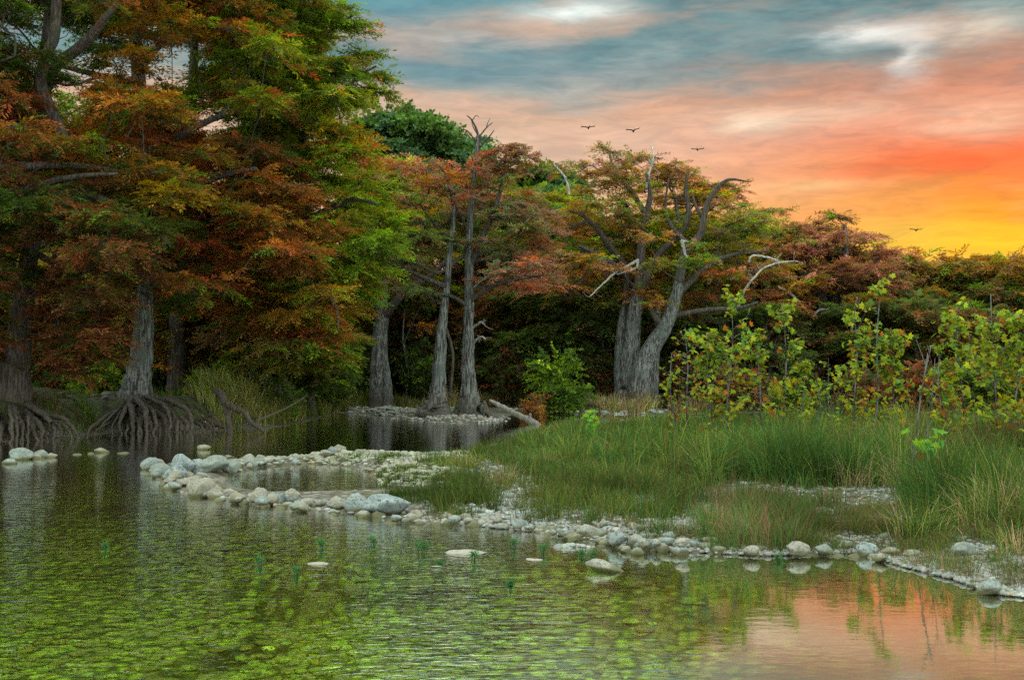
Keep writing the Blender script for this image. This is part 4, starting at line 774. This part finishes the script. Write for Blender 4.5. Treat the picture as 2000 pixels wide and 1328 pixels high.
def rock(px, py, w, h, label, group=None, ang=False, grey=False, seed=None, dz=0.0, name='river_rock', deep=1.0, z=None):
    """a rock whose foot shows at px,py, w x h pixels large"""
    g = random.Random(seed if seed is not None else int(px * 7 + py * 13 + w)); q = G(px, py, .0 if py > 800 else .9)
    for _ in range(3): zz0 = max(hz(q[0], q[1]), -.05) + dz if z is None else z; q = G(px, py, zz0)
    if py < 800 and z is None:             # on a slope near eye level: walk along the sight line until it meets the ground
        for D_ in np.arange(28, 80, .25):
            q = P(px, py, D_)
            if hz(q[0], q[1]) >= q[2]: break
        zz0 = hz(q[0], q[1])
    k = q[1] / FPX; a, c = w * k / 2, h * k / 2
    me = g.choice((RA if grey else RB) if ang else (RG if grey else RM)); o = bpy.data.objects.new(name, me); col.objects.link(o)
    o.location = (q[0], q[1] + a * .5 * deep, zz0 + c * .62); o.rotation_euler = (g.uniform(-.15, .15), g.uniform(-.15, .15), g.choice([0, math.pi]) + g.uniform(-.45, .45))
    o.scale = (a * 1.12, a * g.uniform(.75, 1.0) * deep, c * 1.28); tag(o, label, 'rock', group); placed.append((q[0], q[1], a)); return o
HR = [(358, 927, 46, 44, 'tall wedge-shaped boulder standing highest at the tip of the rock dam', 1, 1), (404, 922, 66, 34, 'broad flat-topped boulder beside the tall wedge at the tip of the dam', 1, 1), (386, 924, 40, 30, 'rounded boulder tucked between the wedge and the flat-topped boulder', 0, 1),
      (310, 932, 44, 28, 'smooth boulder at the outermost end of the rock dam', 0, 1), (340, 938, 40, 32, 'rounded boulder in front of the tall wedge', 0, 1), (372, 948, 34, 22, 'flat oval cobble in front of the broad flat-topped boulder', 0, 0), (390, 978, 52, 46, 'tilted ribbed boulder with a sloping face in front of the dam tip', 1, 0),
      (326, 955, 36, 18, 'low oval cobble at the waterline left of the tilted ribbed boulder', 0, 0), (444, 924, 26, 26, 'upright cobble on the back arm of the dam next to the flat-topped boulder', 0, 1), (456, 920, 22, 22, 'leaning cobble second from the boulders on the back arm', 0, 1), (508, 905, 22, 18, 'round cobble perched on top of the back arm of the dam', 0, 1),
      (540, 986, 28, 26, 'angular cobble standing on the front arm of the dam', 1, 1), (505, 976, 34, 26, 'pale rounded rock on the front arm left of the angular cobble', 0, 0), (570, 982, 32, 28, 'dimpled rock just right of the angular cobble on the front arm', 0, 0), (420, 968, 28, 22, 'pale rounded rock at the near end of the front arm', 0, 0),
      (656, 994, 36, 26, 'oval boulder on the front arm left of the smooth oval pair', 0, 0), (698, 1000, 48, 40, 'large smooth oval boulder against the big dark craggy rock', 0, 1), (758, 1006, 88, 44, 'biggest craggy dark grey rock at the landward end of the front arm', 1, 1),
      (598, 990, 32, 18, 'flat oval rock midway along the front arm', 0, 0), (616, 1000, 24, 20, 'small tan rock below the middle of the front arm', 0, 0), (760, 1032, 44, 12, 'flat pale slab at the waterline below the craggy rock', 0, 0), (826, 1030, 34, 18, 'tan rounded rock at the waterline right of the flat slab', 0, 0), (805, 1018, 34, 16, 'low pale rock in front of the craggy rock', 0, 0),
      (925, 1033, 28, 22, 'tan cube-like rock on the front shore', 1, 0), (1165, 1060, 50, 28, 'large pale oval boulder in the pile on the front shore', 0, 1), (1150, 1048, 46, 26, 'rounded boulder at the back of the pile on the front shore', 0, 0), (1200, 1062, 36, 22, 'bluish oval boulder at the right of the pile', 0, 1), (1130, 1052, 30, 26, 'dark tilted boulder at the left of the pile', 0, 0),
      (1242, 1068, 36, 26, 'yellowish boulder standing alone right of the pile', 0, 0), (1280, 1072, 32, 26, 'pale egg-shaped boulder right of the yellowish one', 0, 1), (1264, 1078, 36, 14, 'flat tan cobble at the waterline between the yellowish and egg-shaped boulders', 0, 0), (1356, 1072, 22, 18, 'small white cobble at the waterline', 0, 1),
      (1432, 1088, 30, 16, 'flat cobble at the waterline before the row of round boulders', 0, 0), (1482, 1090, 38, 26, 'pale round-shouldered boulder starting the row of round boulders', 0, 0), (1560, 1084, 44, 26, 'brown-streaked boulder in the row of round boulders', 0, 0), (1612, 1086, 36, 28, 'grey round boulder left of the two big pale ones', 0, 1),
      (1653, 1084, 46, 30, 'left of the two big pale boulders in the row', 0, 1), (1696, 1084, 44, 26, 'right of the two big pale boulders in the row', 0, 1), (1638, 1098, 34, 16, 'low pale cobble at the waterline in front of the two big boulders', 0, 0), (1596, 1096, 34, 14, 'flat triangular cobble at the waterline before the grey round boulder', 1, 0), (1742, 1086, 46, 18, 'long greenish-brown cobble right of the two big pale boulders', 0, 0),
      (1788, 1088, 42, 13, 'long flat pale cobble at the end of the row', 0, 0), (1890, 1086, 54, 28, 'lone large rounded boulder at the foot of the right-hand grass', 0, 1), (1937, 1158, 50, 24, 'half-sunk pale boulder at the waterline near the right edge', 0, 1), (1565, 1133, 30, 10, 'small pointed rock alone in the still water', 1, 0), (1775, 1115, 28, 16, 'pointed white rock at the waterline of the right-hand gravel', 1, 1),
      (1575, 1026, 50, 15, 'flat blue-grey rock on the gravel below the short pole', 0, 1), (1680, 1040, 16, 10, 'small grey cobble among the brown weeds', 0, 1), (1730, 1050, 18, 11, 'second small grey cobble among the brown weeds', 0, 1), (930, 884, 16, 13, 'pale cobble at the back edge of the bar near the slim pair reflections', 0, 1), (1395, 1060, 20, 12, 'tan cobble on the gravel behind the shore', 0, 0),
      (35, 900, 44, 26, 'large pale boulder in the stone group at the left edge', 0, 1), (78, 896, 26, 20, 'pointed pale boulder right of the largest at the left edge', 1, 1), (15, 908, 28, 14, 'low boulder at the very left edge of the water', 0, 1), (98, 896, 20, 12, 'small reddish rock at the right of the left-edge group', 0, 0), (66, 898, 26, 12, 'brown low rock between the two pale boulders at the left edge', 0, 0),
      (197, 886, 26, 11, 'round rock breaking the surface upstream of the left-edge group', 0, 0), (395, 880, 26, 12, 'tan rock breaking the surface behind the tip of the dam', 0, 0), (238, 887, 22, 5, 'flat rock just awash right of the round one', 0, 0), (148, 890, 18, 5, 'flat rock just awash left of the round one', 0, 0), (176, 888, 12, 5, 'tiny rock just awash beside the round one', 0, 0)]
for a in HR: rock(a[0], a[1], a[2], a[3], a[4], 'named boulders of the shore', bool(a[5]), bool(a[6]), z=(-.02 if a[0] < 260 or a[0] == 395 else None))
slab = rock(1188, 1122, 72, 26, 'white slanting slab lying half in the water off the front shore', 'named boulders of the shore', True, False, 5, z=-.03); slab.rotation_euler = (0, R(14), .1)
def line_rocks(poly, n, w0, w1, jx, jy, label, group, seed, aspect=.58, layer=0.0, asp=.15):
    g = random.Random(seed); L = np.array(poly, float); seg = np.hypot(*np.diff(L, axis=0).T); cum = np.concatenate([[0], np.cumsum(seg)]); done = tries = 0
    while done < n and tries < n * 30:
        tries += 1; s = g.uniform(0, cum[-1]); x = np.interp(s, cum, L[:, 0]) + g.uniform(-jx, jx); y = np.interp(s, cum, L[:, 1]) + g.uniform(-jy, jy); w = w0 + (w1 - w0) * g.random() ** 1.7
        q = G(x, y); a = w * q[1] / FPX / 2
        if any((q[0] - p[0]) ** 2 + (q[1] - p[1]) ** 2 < (.62 * (a + p[2])) ** 2 for p in placed): continue
        rock(x, y, w, w * g.uniform(aspect - asp, aspect + asp), label, group, g.random() < .2, g.random() < .45, g.randint(0, 9999), dz=layer * g.random()); done += 1
line_rocks([(300, 925), (400, 935)], 22, 18, 40, 14, 18, 'smaller pale cobble packed among the boulders at the tip of the rock dam', 'cobbles at the tip of the rock dam', 1, layer=.04)
line_rocks([(320, 950), (420, 972), (520, 986), (640, 998), (720, 1010), (830, 1024)], 62, 15, 36, 10, 11, 'pale rounded cobble in the front arm of the rock dam', 'cobbles in the front arm of the rock dam', 2, layer=.03)
line_rocks([(420, 908), (520, 905), (600, 894), (660, 890)], 34, 12, 28, 8, 8, 'pale cobble in the back arm of the rock dam', 'cobbles in the back arm of the rock dam', 3, layer=.02)
line_rocks([(860, 1024), (980, 1030), (1080, 1046), (1140, 1056)], 44, 13, 34, 10, 9, 'rounded cobble on the front shore between dam and pile', 'cobbles between the dam and the pile', 4, layer=.02)
line_rocks([(1110, 1048), (1200, 1066), (1330, 1078)], 34, 15, 36, 12, 14, 'rounded cobble in the pile on the front shore', 'cobbles of the shore pile', 5, layer=.05)
line_rocks([(1320, 1080), (1460, 1086), (1600, 1090), (1720, 1092)], 40, 12, 32, 10, 9, 'pale cobble along the row of round boulders', 'cobbles along the row of round boulders', 6)
line_rocks([(1180, 1030), (1330, 1046), (1460, 1050)], 24, 10, 26, 16, 10, 'small cobble on the gravel behind the shore pile', 'cobbles behind the shore pile', 7)
line_rocks([(1760, 1104), (1880, 1130), (1990, 1150)], 26, 10, 28, 16, 16, 'cobble lying on the right-hand gravel beach', 'cobbles of the right-hand beach', 8, .45)
line_rocks([(60, 778), (140, 775), (220, 782)], 12, 18, 44, 12, 7, 'grey ledge rock on top of the left bank', 'ledge rocks on the left bank', 9, .4)
LM = with_mat(base_a[0], m_ledge)
for o in list(col.objects):
    if o.get('group') == 'ledge rocks on the left bank': o.data = LM
line_rocks([(690, 800), (760, 806), (820, 812)], 16, 8, 18, 10, 6, 'small pale stone on the gravel spit left of the slim pair', 'stones of the gravel spit', 10, .45)
line_rocks([(1090, 805), (1200, 806), (1300, 806)], 12, 7, 14, 8, 2, 'small pale stone on the far waterline under the broad old cypress', 'stones on the far waterline', 11, .45)

# gravel: countless small stones as one object
def ico(sub):
    import bmesh
    bm = bmesh.new(); bmesh.ops.create_icosphere(bm, subdivisions=sub, radius=1); V = np.array([v.co[:] for v in bm.verts]); F_ = np.array([[v.index for v in f.verts] for f in bm.faces]); bm.free(); return V, F_
IV, IF = ico(2)
m_peb = bpy.data.materials.new('pebbles'); m_peb.use_nodes = True; _nt = m_peb.node_tree; _b = _nt.nodes['Principled BSDF']; _b.inputs['Roughness'].default_value = .8
_at = nn(_nt, 'ShaderNodeAttribute', attribute_name='leafcol'); _p = nn(_nt, 'ShaderNodeNewGeometry').outputs['Position']
_nt.links.new(MIX(_nt, SS(_nt, NOISE(_nt, _p, 45, 4), .45, .65), _at.outputs['Color'], (.16, .15, .11)), _b.inputs['Base Color'])
def sample_px(poly, n, g, zp=.08):
    """points spread evenly over the picture area of a ground polygon given in photo coordinates"""
    poly = np.array(poly, float); lo, hi = poly.min(0), poly.max(0); out = []
    while len(out) < n:
        q = g.uniform(lo, hi, (n * 2, 2)); q = q[inside(q[:, 0], q[:, 1], poly)]; out = q if len(out) == 0 else np.vstack([out, q])
    q = out[:n]; w = np.array([G(a, b_, zp) for a, b_ in q]); return w[:, 0], w[:, 1]
def pebbles(name, regions, label, seed, tint=(.19, .205, .185), sunk=False):
    g = np.random.default_rng(seed); VV, FF, CC, off = [], [], [], 0
    for poly, n, p0, p1 in regions:
        x, y = sample_px(poly, n, g)
        if sunk: k_ = (height(x, y) < -.14) & ((x + fbm(x * 1.1, y * 1.1) * 1.6 < 2.1) | (y > 11)) & ((fbm(x * .8 + 5, y * .55 + 2, 4) < .56) | (g.random(n) < .15)); x, y = x[k_], y[k_]; n = len(x)
        else: x, y = x + g.normal(0, .12, n), y + g.normal(0, .2, n)
        z = height(x, y); a = g.uniform(p0, p1, n) ** 1.0 * y / FPX / 2
        sc = np.stack([a * g.uniform(.8, 1.3, n), a * g.uniform(.8, 1.2, n), a * (g.uniform(.18, .4, n) if sunk else g.uniform(.4, .75, n))], -1); th = g.uniform(0, 6.28, n)
        nv = IV[None] * (1 + .16 * np.sin(IV[None] @ g.normal(0, 2.2, (3, 1)) + g.uniform(0, 6, (n, 1, 1)))) * sc[:, None]
        c, s = np.cos(th)[:, None], np.sin(th)[:, None]; V = np.stack([nv[..., 0] * c - nv[..., 1] * s + x[:, None], nv[..., 0] * s + nv[..., 1] * c + y[:, None], nv[..., 2] + z[:, None] + sc[:, 2:3] * .3], -1)
        F_ = IF[None] + (off + np.arange(n) * len(IV))[:, None, None]; off += n * len(IV)
        cc = np.array(tint) * np.exp(g.normal(0, .25, (n, 1))) * np.exp(g.normal(0, .06, (n, 3))); cc = np.where(g.random((n, 1)) < .07, cc * np.array([1.0, .75, .5]), cc)
        VV.append(V.reshape(-1, 3)); FF.append(F_.reshape(-1, 3)); CC.append(np.repeat(cc, len(IV), 0))
    o = obj(name, mesh(name, np.concatenate(VV), np.concatenate(FF), m_peb, np.concatenate(CC))); tag(o, label, 'gravel', kind='stuff')
pebbles('gravel', [([(1640, 1078), (1850, 1128), (2000, 1168), (2100, 1200), (2100, 1224), (2000, 1192), (1850, 1148), (1740, 1118), (1640, 1098)], 420, 8, 24), ([(860, 1020), (1130, 1046), (1300, 1074), (1640, 1080), (1640, 1092), (1290, 1086), (1120, 1060), (860, 1034)], 520, 6, 20), ([(2100, 1210), (2000, 1168), (1850, 1135), (1700, 1092), (1640, 1070), (1900, 1085), (2100, 1100)], 2600, 5, 17),
                   ([(1200, 1060), (1180, 1030), (1420, 1000), (1500, 1040), (1700, 1070), (1700, 1088), (1400, 1084)], 1500, 5, 16), ([(830, 1000), (860, 910), (1000, 880), (1300, 950), (1400, 990), (1300, 1040), (1100, 1030)], 3200, 3, 11), ([(1100, 1030), (1400, 1050), (1700, 1062), (2100, 1070), (2100, 1110), (1700, 1095), (1300, 1084), (1150, 1062)], 3000, 3, 9), ([(1340, 1010), (1430, 960), (1700, 962), (1960, 1005), (1960, 1062), (1500, 1062)], 3000, 3, 10), ([(1380, 1040), (1420, 985), (1480, 975), (1560, 1010), (1640, 1010), (1700, 1060)], 700, 5, 12),
                   ([(940, 1020), (960, 960), (1050, 960), (1060, 1030)], 260, 7, 18), ([(800, 1020), (860, 1005), (1150, 1035), (1200, 1064), (1050, 1042)], 420, 6, 18), ([(330, 960), (430, 960), (830, 1008), (820, 1026), (500, 990), (400, 976)], 380, 6, 15)],
        'pale rounded gravel covering the near shore and the right-hand beach', 401)
pebbles('gravel', [([(600, 890), (640, 880), (740, 884), (880, 886), (940, 880), (960, 890), (900, 905), (780, 905), (640, 903)], 900, 6, 15), ([(720, 905), (800, 900), (880, 925), (860, 960), (780, 950), (740, 930)], 330, 7, 17), ([(420, 915), (440, 898), (620, 886), (640, 898), (520, 912)], 200, 6, 14)],
        'yellowish gravel in the shallows behind the rock dam', 402, (.19, .20, .14))
pebbles('gravel', [([(670, 808), (700, 796), (830, 790), (1000, 812), (970, 826), (830, 822), (740, 812)], 700, 4, 10), ([(1020, 808), (1100, 802), (1300, 802), (1320, 809), (1100, 810)], 260, 3, 9), ([(1090, 832), (1300, 828), (1300, 836), (1100, 840)], 200, 3, 9)], 'pale gravel on the point under the slim cypresses', 403)
pebbles('submerged_stones', [([(-60, 1328), (-60, 1040), (500, 1010), (1100, 1070), (1500, 1110), (1900, 1180), (2060, 1328)], 5200, 7, 34)], 'green algae-covered stones under the clear water of the foreground', 404, (.40, .52, .095), True)

# ------------------------------------------------------------------ grass
def blades(name, label, regions, seed, mat=None, zp=.08):
    g = np.random.default_rng(seed); VV, FF, CC, off = [], [], [], 0
    for poly, n, h0, h1, wd, keys, lean, clump in regions:
        nc = max(6, n // 110); cx_, cy_ = sample_px(poly, nc, g, zp); f = fbm(cx_ * clump, cy_ * clump, 3); wgt = np.clip((f - .36) * 4, .02, 1); ci = g.choice(nc, n, p=wgt / wgt.sum())
        sp_ = .06 + .10 * g.random(nc); ox, oy = g.normal(0, 1, n) * sp_[ci] * (cy_[ci] / 15) ** .7, g.normal(0, 1, n) * sp_[ci] * (cy_[ci] / 15) ** .7; cx_ = cx_ + g.normal(0, .22, nc); cy_ = cy_ + g.normal(0, .35, nc); x, y = cx_[ci] + ox, cy_[ci] + oy
        z = height(x, y); ok = z > -.03
        if zp > .3: pxx = 1000 + x / y * FPX; dfar = sdf(x, y, FAR); ok = (dfar > .25) & ((dfar > 4.5) | (pxx < 680) | (pxx > 1060))
        x, y, z, ox, oy, ci = x[ok], y[ok], z[ok], ox[ok], oy[ok], ci[ok]; m = len(x)
        hc = (g.uniform(.35, 1.3, nc))[ci]; h = g.uniform(h0, h1, m) * hc * (.7 + .55 * fbm(x * .8 + 3, y * .8, 2)) * g.uniform(.5, 1, m) ** .5
        th = np.arctan2(oy, ox) + g.normal(0, .8, m); ln = np.abs(g.normal(0, lean, m)) * h + .1 * h
        dx, dy = np.cos(th) * ln, np.sin(th) * ln; w = wd * g.uniform(.5, 1.3, m) * y / 15; face = g.uniform(-.9, .9, m); sx, sy = np.cos(face), np.sin(face)
        lv = []
        for t_, wf in ((0, 1), (.45, .9), (.8, .55), (1, .06)):
            cx, cy = x + dx * t_ ** 2, y + dy * t_ ** 2; cz = z + h * (t_ - .45 * (ln / h) * t_ ** 2.4)
            lv.append(np.stack([cx - sx * w * wf, cy - sy * w * wf, cz], -1)); lv.append(np.stack([cx + sx * w * wf, cy + sy * w * wf, cz], -1))
        V = np.stack(lv, 1); q = np.array([[0, 1, 3, 2], [2, 3, 5, 4], [4, 5, 7, 6]]); F_ = q[None] + (off + np.arange(m) * 8)[:, None, None]; off += m * 8
        cn = fbm(x * .6 + 40, y * .6, 3)[:, None]; GP = {'g': (.065, .135, .026), 'y': (.16, .22, .045), 's': (.34, .29, .17), 't': (.05, .145, .045), 'b': (.13, .09, .05), 'd': (.036, .075, .02), 'm': (.20, .12, .085), 'o': (.10, .13, .04)}
        cc = np.array([GP[k_] for k_ in keys])[np.clip((cn[:, 0] * 1.5 - .25 + g.normal(0, .28, m)) * len(keys), 0, len(keys) - 1).astype(int)] * np.exp(g.normal(0, .28, (m, 1))) * (.30 + 1.0 * fbm(x * .9 + 11, y * .6 + 4, 3))[:, None] * np.where(g.random((m, 1)) < .5, 1, np.array([[1.25, .95, .85]]))
        VV.append(V.reshape(-1, 3)); FF.append(F_.reshape(-1, 4)); CC.append(np.repeat(cc, 8, 0))
    tag(obj(name, mesh(name, np.concatenate(VV), np.concatenate(FF), mat or m_grass, np.concatenate(CC), False)), label, 'grass', kind='stuff')
blades('tall_grass', 'tall green river grass covering the gravel bar', [
    ([(1280, 960), (1340, 900), (1450, 862), (1700, 850), (2150, 850), (2300, 1000), (2150, 1060), (1960, 1040), (1800, 1010), (1700, 975), (1560, 970), (1420, 965)], 60000, .68, 1.1, .0036, 'dgdtgydob', .7, .7),
    ([(1030, 925), (1060, 870), (1200, 848), (1500, 842), (2300, 838), (2300, 860), (1400, 880), (1280, 950)], 30000, .42, .78, .004, 'gotydogt', .6, .7),
    ([(1880, 1060), (1850, 1000), (2150, 980), (2250, 1090), (2050, 1070)], 8000, .6, 1.15, .0036, 'dgdys', .7, .9)], 501)
blades('low_grass', 'shorter mixed green and straw grass fringing the gravel bar', [
    ([(850, 1000), (850, 960), (880, 915), (910, 892), (1000, 872), (1100, 875), (1320, 950), (1390, 985), (1300, 1024), (1180, 1016), (1070, 1008), (1060, 950), (1000, 935), (950, 950), (935, 1008), (880, 1006)], 34000, .13, .42, .0027, 'dgotdydbdog', .5, 1.6),
    ([(1500, 1062), (1480, 985), (1700, 990), (1980, 1050), (1960, 1066), (1760, 1056), (1700, 1040), (1560, 1058)], 20000, .10, .34, .0024, 'bmodgobg', .8, 1.6),
    ([(1720, 1092), (1700, 1058), (2100, 1062), (2150, 1130), (1900, 1112)], 9000, .05, .24, .0024, 'bmodbg', .8, 2.6), ([(1150, 1050), (1200, 1030), (1700, 1066), (1720, 1088), (1400, 1078)], 5000, .05, .22, .0022, 'dogbm', .7, 3.0),
    ([(1390, 1060), (1380, 1010), (1440, 985), (1530, 990), (1530, 1055)], 7000, .2, .55, .0026, 'dgtom', .5, 1.5),
    ([(640, 900), (760, 890), (900, 900), (880, 975), (800, 985), (740, 960), (700, 925)], 9000, .05, .20, .0026, 'gtodyd', .5, 3.2),
    ([(1000, 866), (1100, 842), (1500, 834), (1500, 850), (1100, 862)], 11000, .25, .5, .0036, 'godybt', .5, .8)], 502)
blades('straw_grass', 'pale seed-headed straw blades rising through the green grass', [
    ([(1280, 960), (1340, 900), (1500, 850), (2150, 842), (2250, 1070), (1960, 1050), (1700, 985), (1420, 970)], 7000, .4, .92, .0022, 'soyybo', .9, 3.0),
    ([(840, 980), (900, 890), (1300, 850), (1400, 985), (1050, 1012)], 3500, .2, .5, .002, 'sobyo', .8, 3.0)], 503)
blades('bank_grass', 'grass growing on the far bank and under the grove', [
    ([(400, 796), (420, 768), (560, 764), (710, 764), (700, 776), (600, 786), (500, 793)], 80000, .45, 1.15, .0030, 'gyyosy', .5, .5), ([(680, 782), (680, 764), (850, 764), (860, 782)], 50000, .3, .8, .0028, 'yogsy', .4, .6),
    ([(850, 786), (870, 765), (1000, 764), (1260, 764), (1270, 784), (1010, 788)], 90000, .5, 1.1, .0034, 'yosysys', .5, .6), ([(120, 800), (180, 772), (330, 772), (450, 790), (420, 826), (230, 830)], 14000, .2, .6, .0028, 'dgyd', .5, .8),
    ([(-60, 840), (-60, 790), (120, 785), (250, 790), (440, 800), (440, 828), (230, 834), (100, 846)], 16000, .06, .28, .0028, 'bdobdg', .7, 1.2),
    ([(1250, 774), (1300, 762), (1700, 760), (2200, 760), (2200, 774)], 30000, .5, 1.2, .0032, 'obsymb', .5, .6), ([(-60, 800), (-60, 765), (120, 768), (150, 800)], 5000, .15, .4, .0025, 'dbd', .5, .8)], 504, zp=.8)

# water weeds, separate little sprigs standing in the shallows
for i, (a, b_, h) in enumerate([(580, 1122, 20), (508, 1102, 22), (628, 1070, 24), (728, 1062, 20), (820, 1080, 36), (830, 1078, 30), (925, 1092, 24), (1005, 1068, 22), (1060, 1082, 26), (1158, 1092, 22), (1136, 1086, 14), (997, 1142, 8), (205, 1070, 10), (1522, 1096, 22), (858, 1104, 8)]):
    g = np.random.default_rng(600 + i); q = G(a, b_, 0); H = .85 * h * q[1] / FPX; B = Buf()
    VV, CC = [], []
    for s in range(7):
        th = g.uniform(0, 6.28); d_ = unit(np.array([math.cos(th) * .5, math.sin(th) * .5, g.uniform(.5, 1.3)])); L = H * g.uniform(.6, 1.05); e = q + d_ * L
        V, Fq = tube(resample([q + np.array([0, 0, -.1]), q + d_ * L * .5 + g.normal(0, .01, 3), e], 5), np.linspace(.003, .001, 5), 3); B.add(V, Fq)
        m = 7; tt = g.uniform(.3, 1, m); base_ = q + d_ * (L * tt)[:, None]; dd = unit(g.normal(0, 1, (m, 3)) + np.array([0, 0, .5])); V = quad_leaves(base_, dd, unit(np.cross(dd, g.normal(0, 1, (m, 3)))), .05, .014)
        VV.append(V); CC.append(np.tile((.05, .13, .045), (len(V), 1)))
    root = empty('water_weed', q); tag(root, 'thin green water weed sprig ' + ['standing lowest of all in the middle of the left water', 'left of the lowest sprig, nearest the dark bed patch', 'at the left end of the pale silt streaks', 'rising from the widest pale silt streak', 'tall, left of the closest pair below the low pale rocks', 'tall, right of the closest pair below the low pale rocks',
     'between the silt streaks in the middle', 'close under the shore below the gravel clearing', 'in the longer silt streak near the slanting slab', 'bright green, just behind the slanting white slab', 'tiny, left of the one behind the slanting slab', 'tiny, out in open water nearest the viewer', 'alone far left on a short silt streak', 'against the cobbles of the right-hand shore', 'tiny, on the short streak below the closest pair'][i], 'water plant', 'water weeds in the shallows')
    obj('stem', B.make('stem', m_barkd, q), root); V = np.concatenate(VV); obj('foliage', mesh('foliage', V - q, np.arange(len(V)).reshape(-1, 4), m_leaf, np.concatenate(CC), False), root)

# ------------------------------------------------------------------ birds (soaring vultures)
def bird(px, py, span, roll, label, D=110, flap=.30, yaw=0.0):
    """one continuous body-and-wings surface, span in pixels"""
    s = span * D / FPX / 2; st = np.linspace(-1, 1, 33); V = []
    for u in st:                                 # wing and body cross sections along the span
        a = abs(u); chord = .50 * (1 - .15 * a) if a < .85 else .50 * .87 * (1 - (a - .85) / .15 * .75); body = math.exp(-(a / .09) ** 2)
        c = chord * .5 + body * .34; th_ = .022 + .12 * body; x = u * s; zc = flap * s * (a ** .8) - .10 * s * max(0, a - .5) ** 1.2; yc = .10 * a * s - .06 * s * math.sin(a * 3.1)
        for k_ in range(10):
            ph = k_ / 10 * 2 * math.pi; V.append((x, yc + math.cos(ph) * c * s * .5 + body * .05 * s, zc + math.sin(ph) * th_ * s))
    V = np.array(V); n = len(st); i = np.arange(n - 1)[:, None] * 10; j = np.arange(10)[None]; F_ = np.stack([i + j, i + (j + 1) % 10, i + 10 + (j + 1) % 10, i + 10 + j], -1).reshape(-1, 4)
    o = obj('vulture', mesh('vulture', V, F_, m_bird), None, Vector(P(px, py, D))); o.rotation_euler = (R(-24), roll, yaw)
    tag(o, label, 'bird', 'vultures soaring over the treeline')
    for sg in (-1, 1):                           # splayed wing-tip feathers
        B = Buf()
        for f in range(5):
            b_ = np.array([sg * s * .93, (.10 * .93 + .06 - f * .06) * s, flap * s * .93 ** .8 - .035 * s]); e = b_ + np.array([sg * s * (.17 - .012 * f), (.10 - f * .06) * s, .05 * s]); V, Fq = tube(resample([b_, e], 4), np.array([.028, .026, .02, .006]) * s, 5); B.add(V, Fq)
        obj('wing_feathers', B.make('wing_feathers', m_bird), o)
    B = Buf(); V, Fq = tube(resample([(0, -.15 * s, -.01 * s), (0, -.38 * s, -.03 * s), (0, -.5 * s, -.03 * s)], 5), np.array([.05, .07, .09, .11, .10]) * s, 6); V[:, 2] *= .5; B.add(V, Fq); obj('tail', B.make('tail', m_bird), o)
    B = Buf(); V, Fq = tube(resample([(0, .22 * s, 0), (0, .32 * s, .0), (0, .40 * s, -.02 * s)], 6), np.array([.05, .045, .055, .05, .03, .012]) * s, 7); B.add(V, Fq); obj('head', B.make('head', m_bird), o)
bird(1150, 250, 28, R(-6), 'leftmost soaring vulture of the pair, wings nearly level', yaw=.3)
bird(1238, 256, 29, R(-10), 'second soaring vulture from the left, right wing raised', yaw=.4, flap=.38)
bird(1362, 293, 24, R(2), 'soaring vulture just above the top of the broad old cypress', yaw=-.3)
bird(1790, 450, 24, R(0), 'lone vulture low over the yellow part of the sky', yaw=.1)
print('verts', sum(len(o.data.vertices) for o in bpy.data.objects if o.type == 'MESH'), 'objs', len(bpy.data.objects))
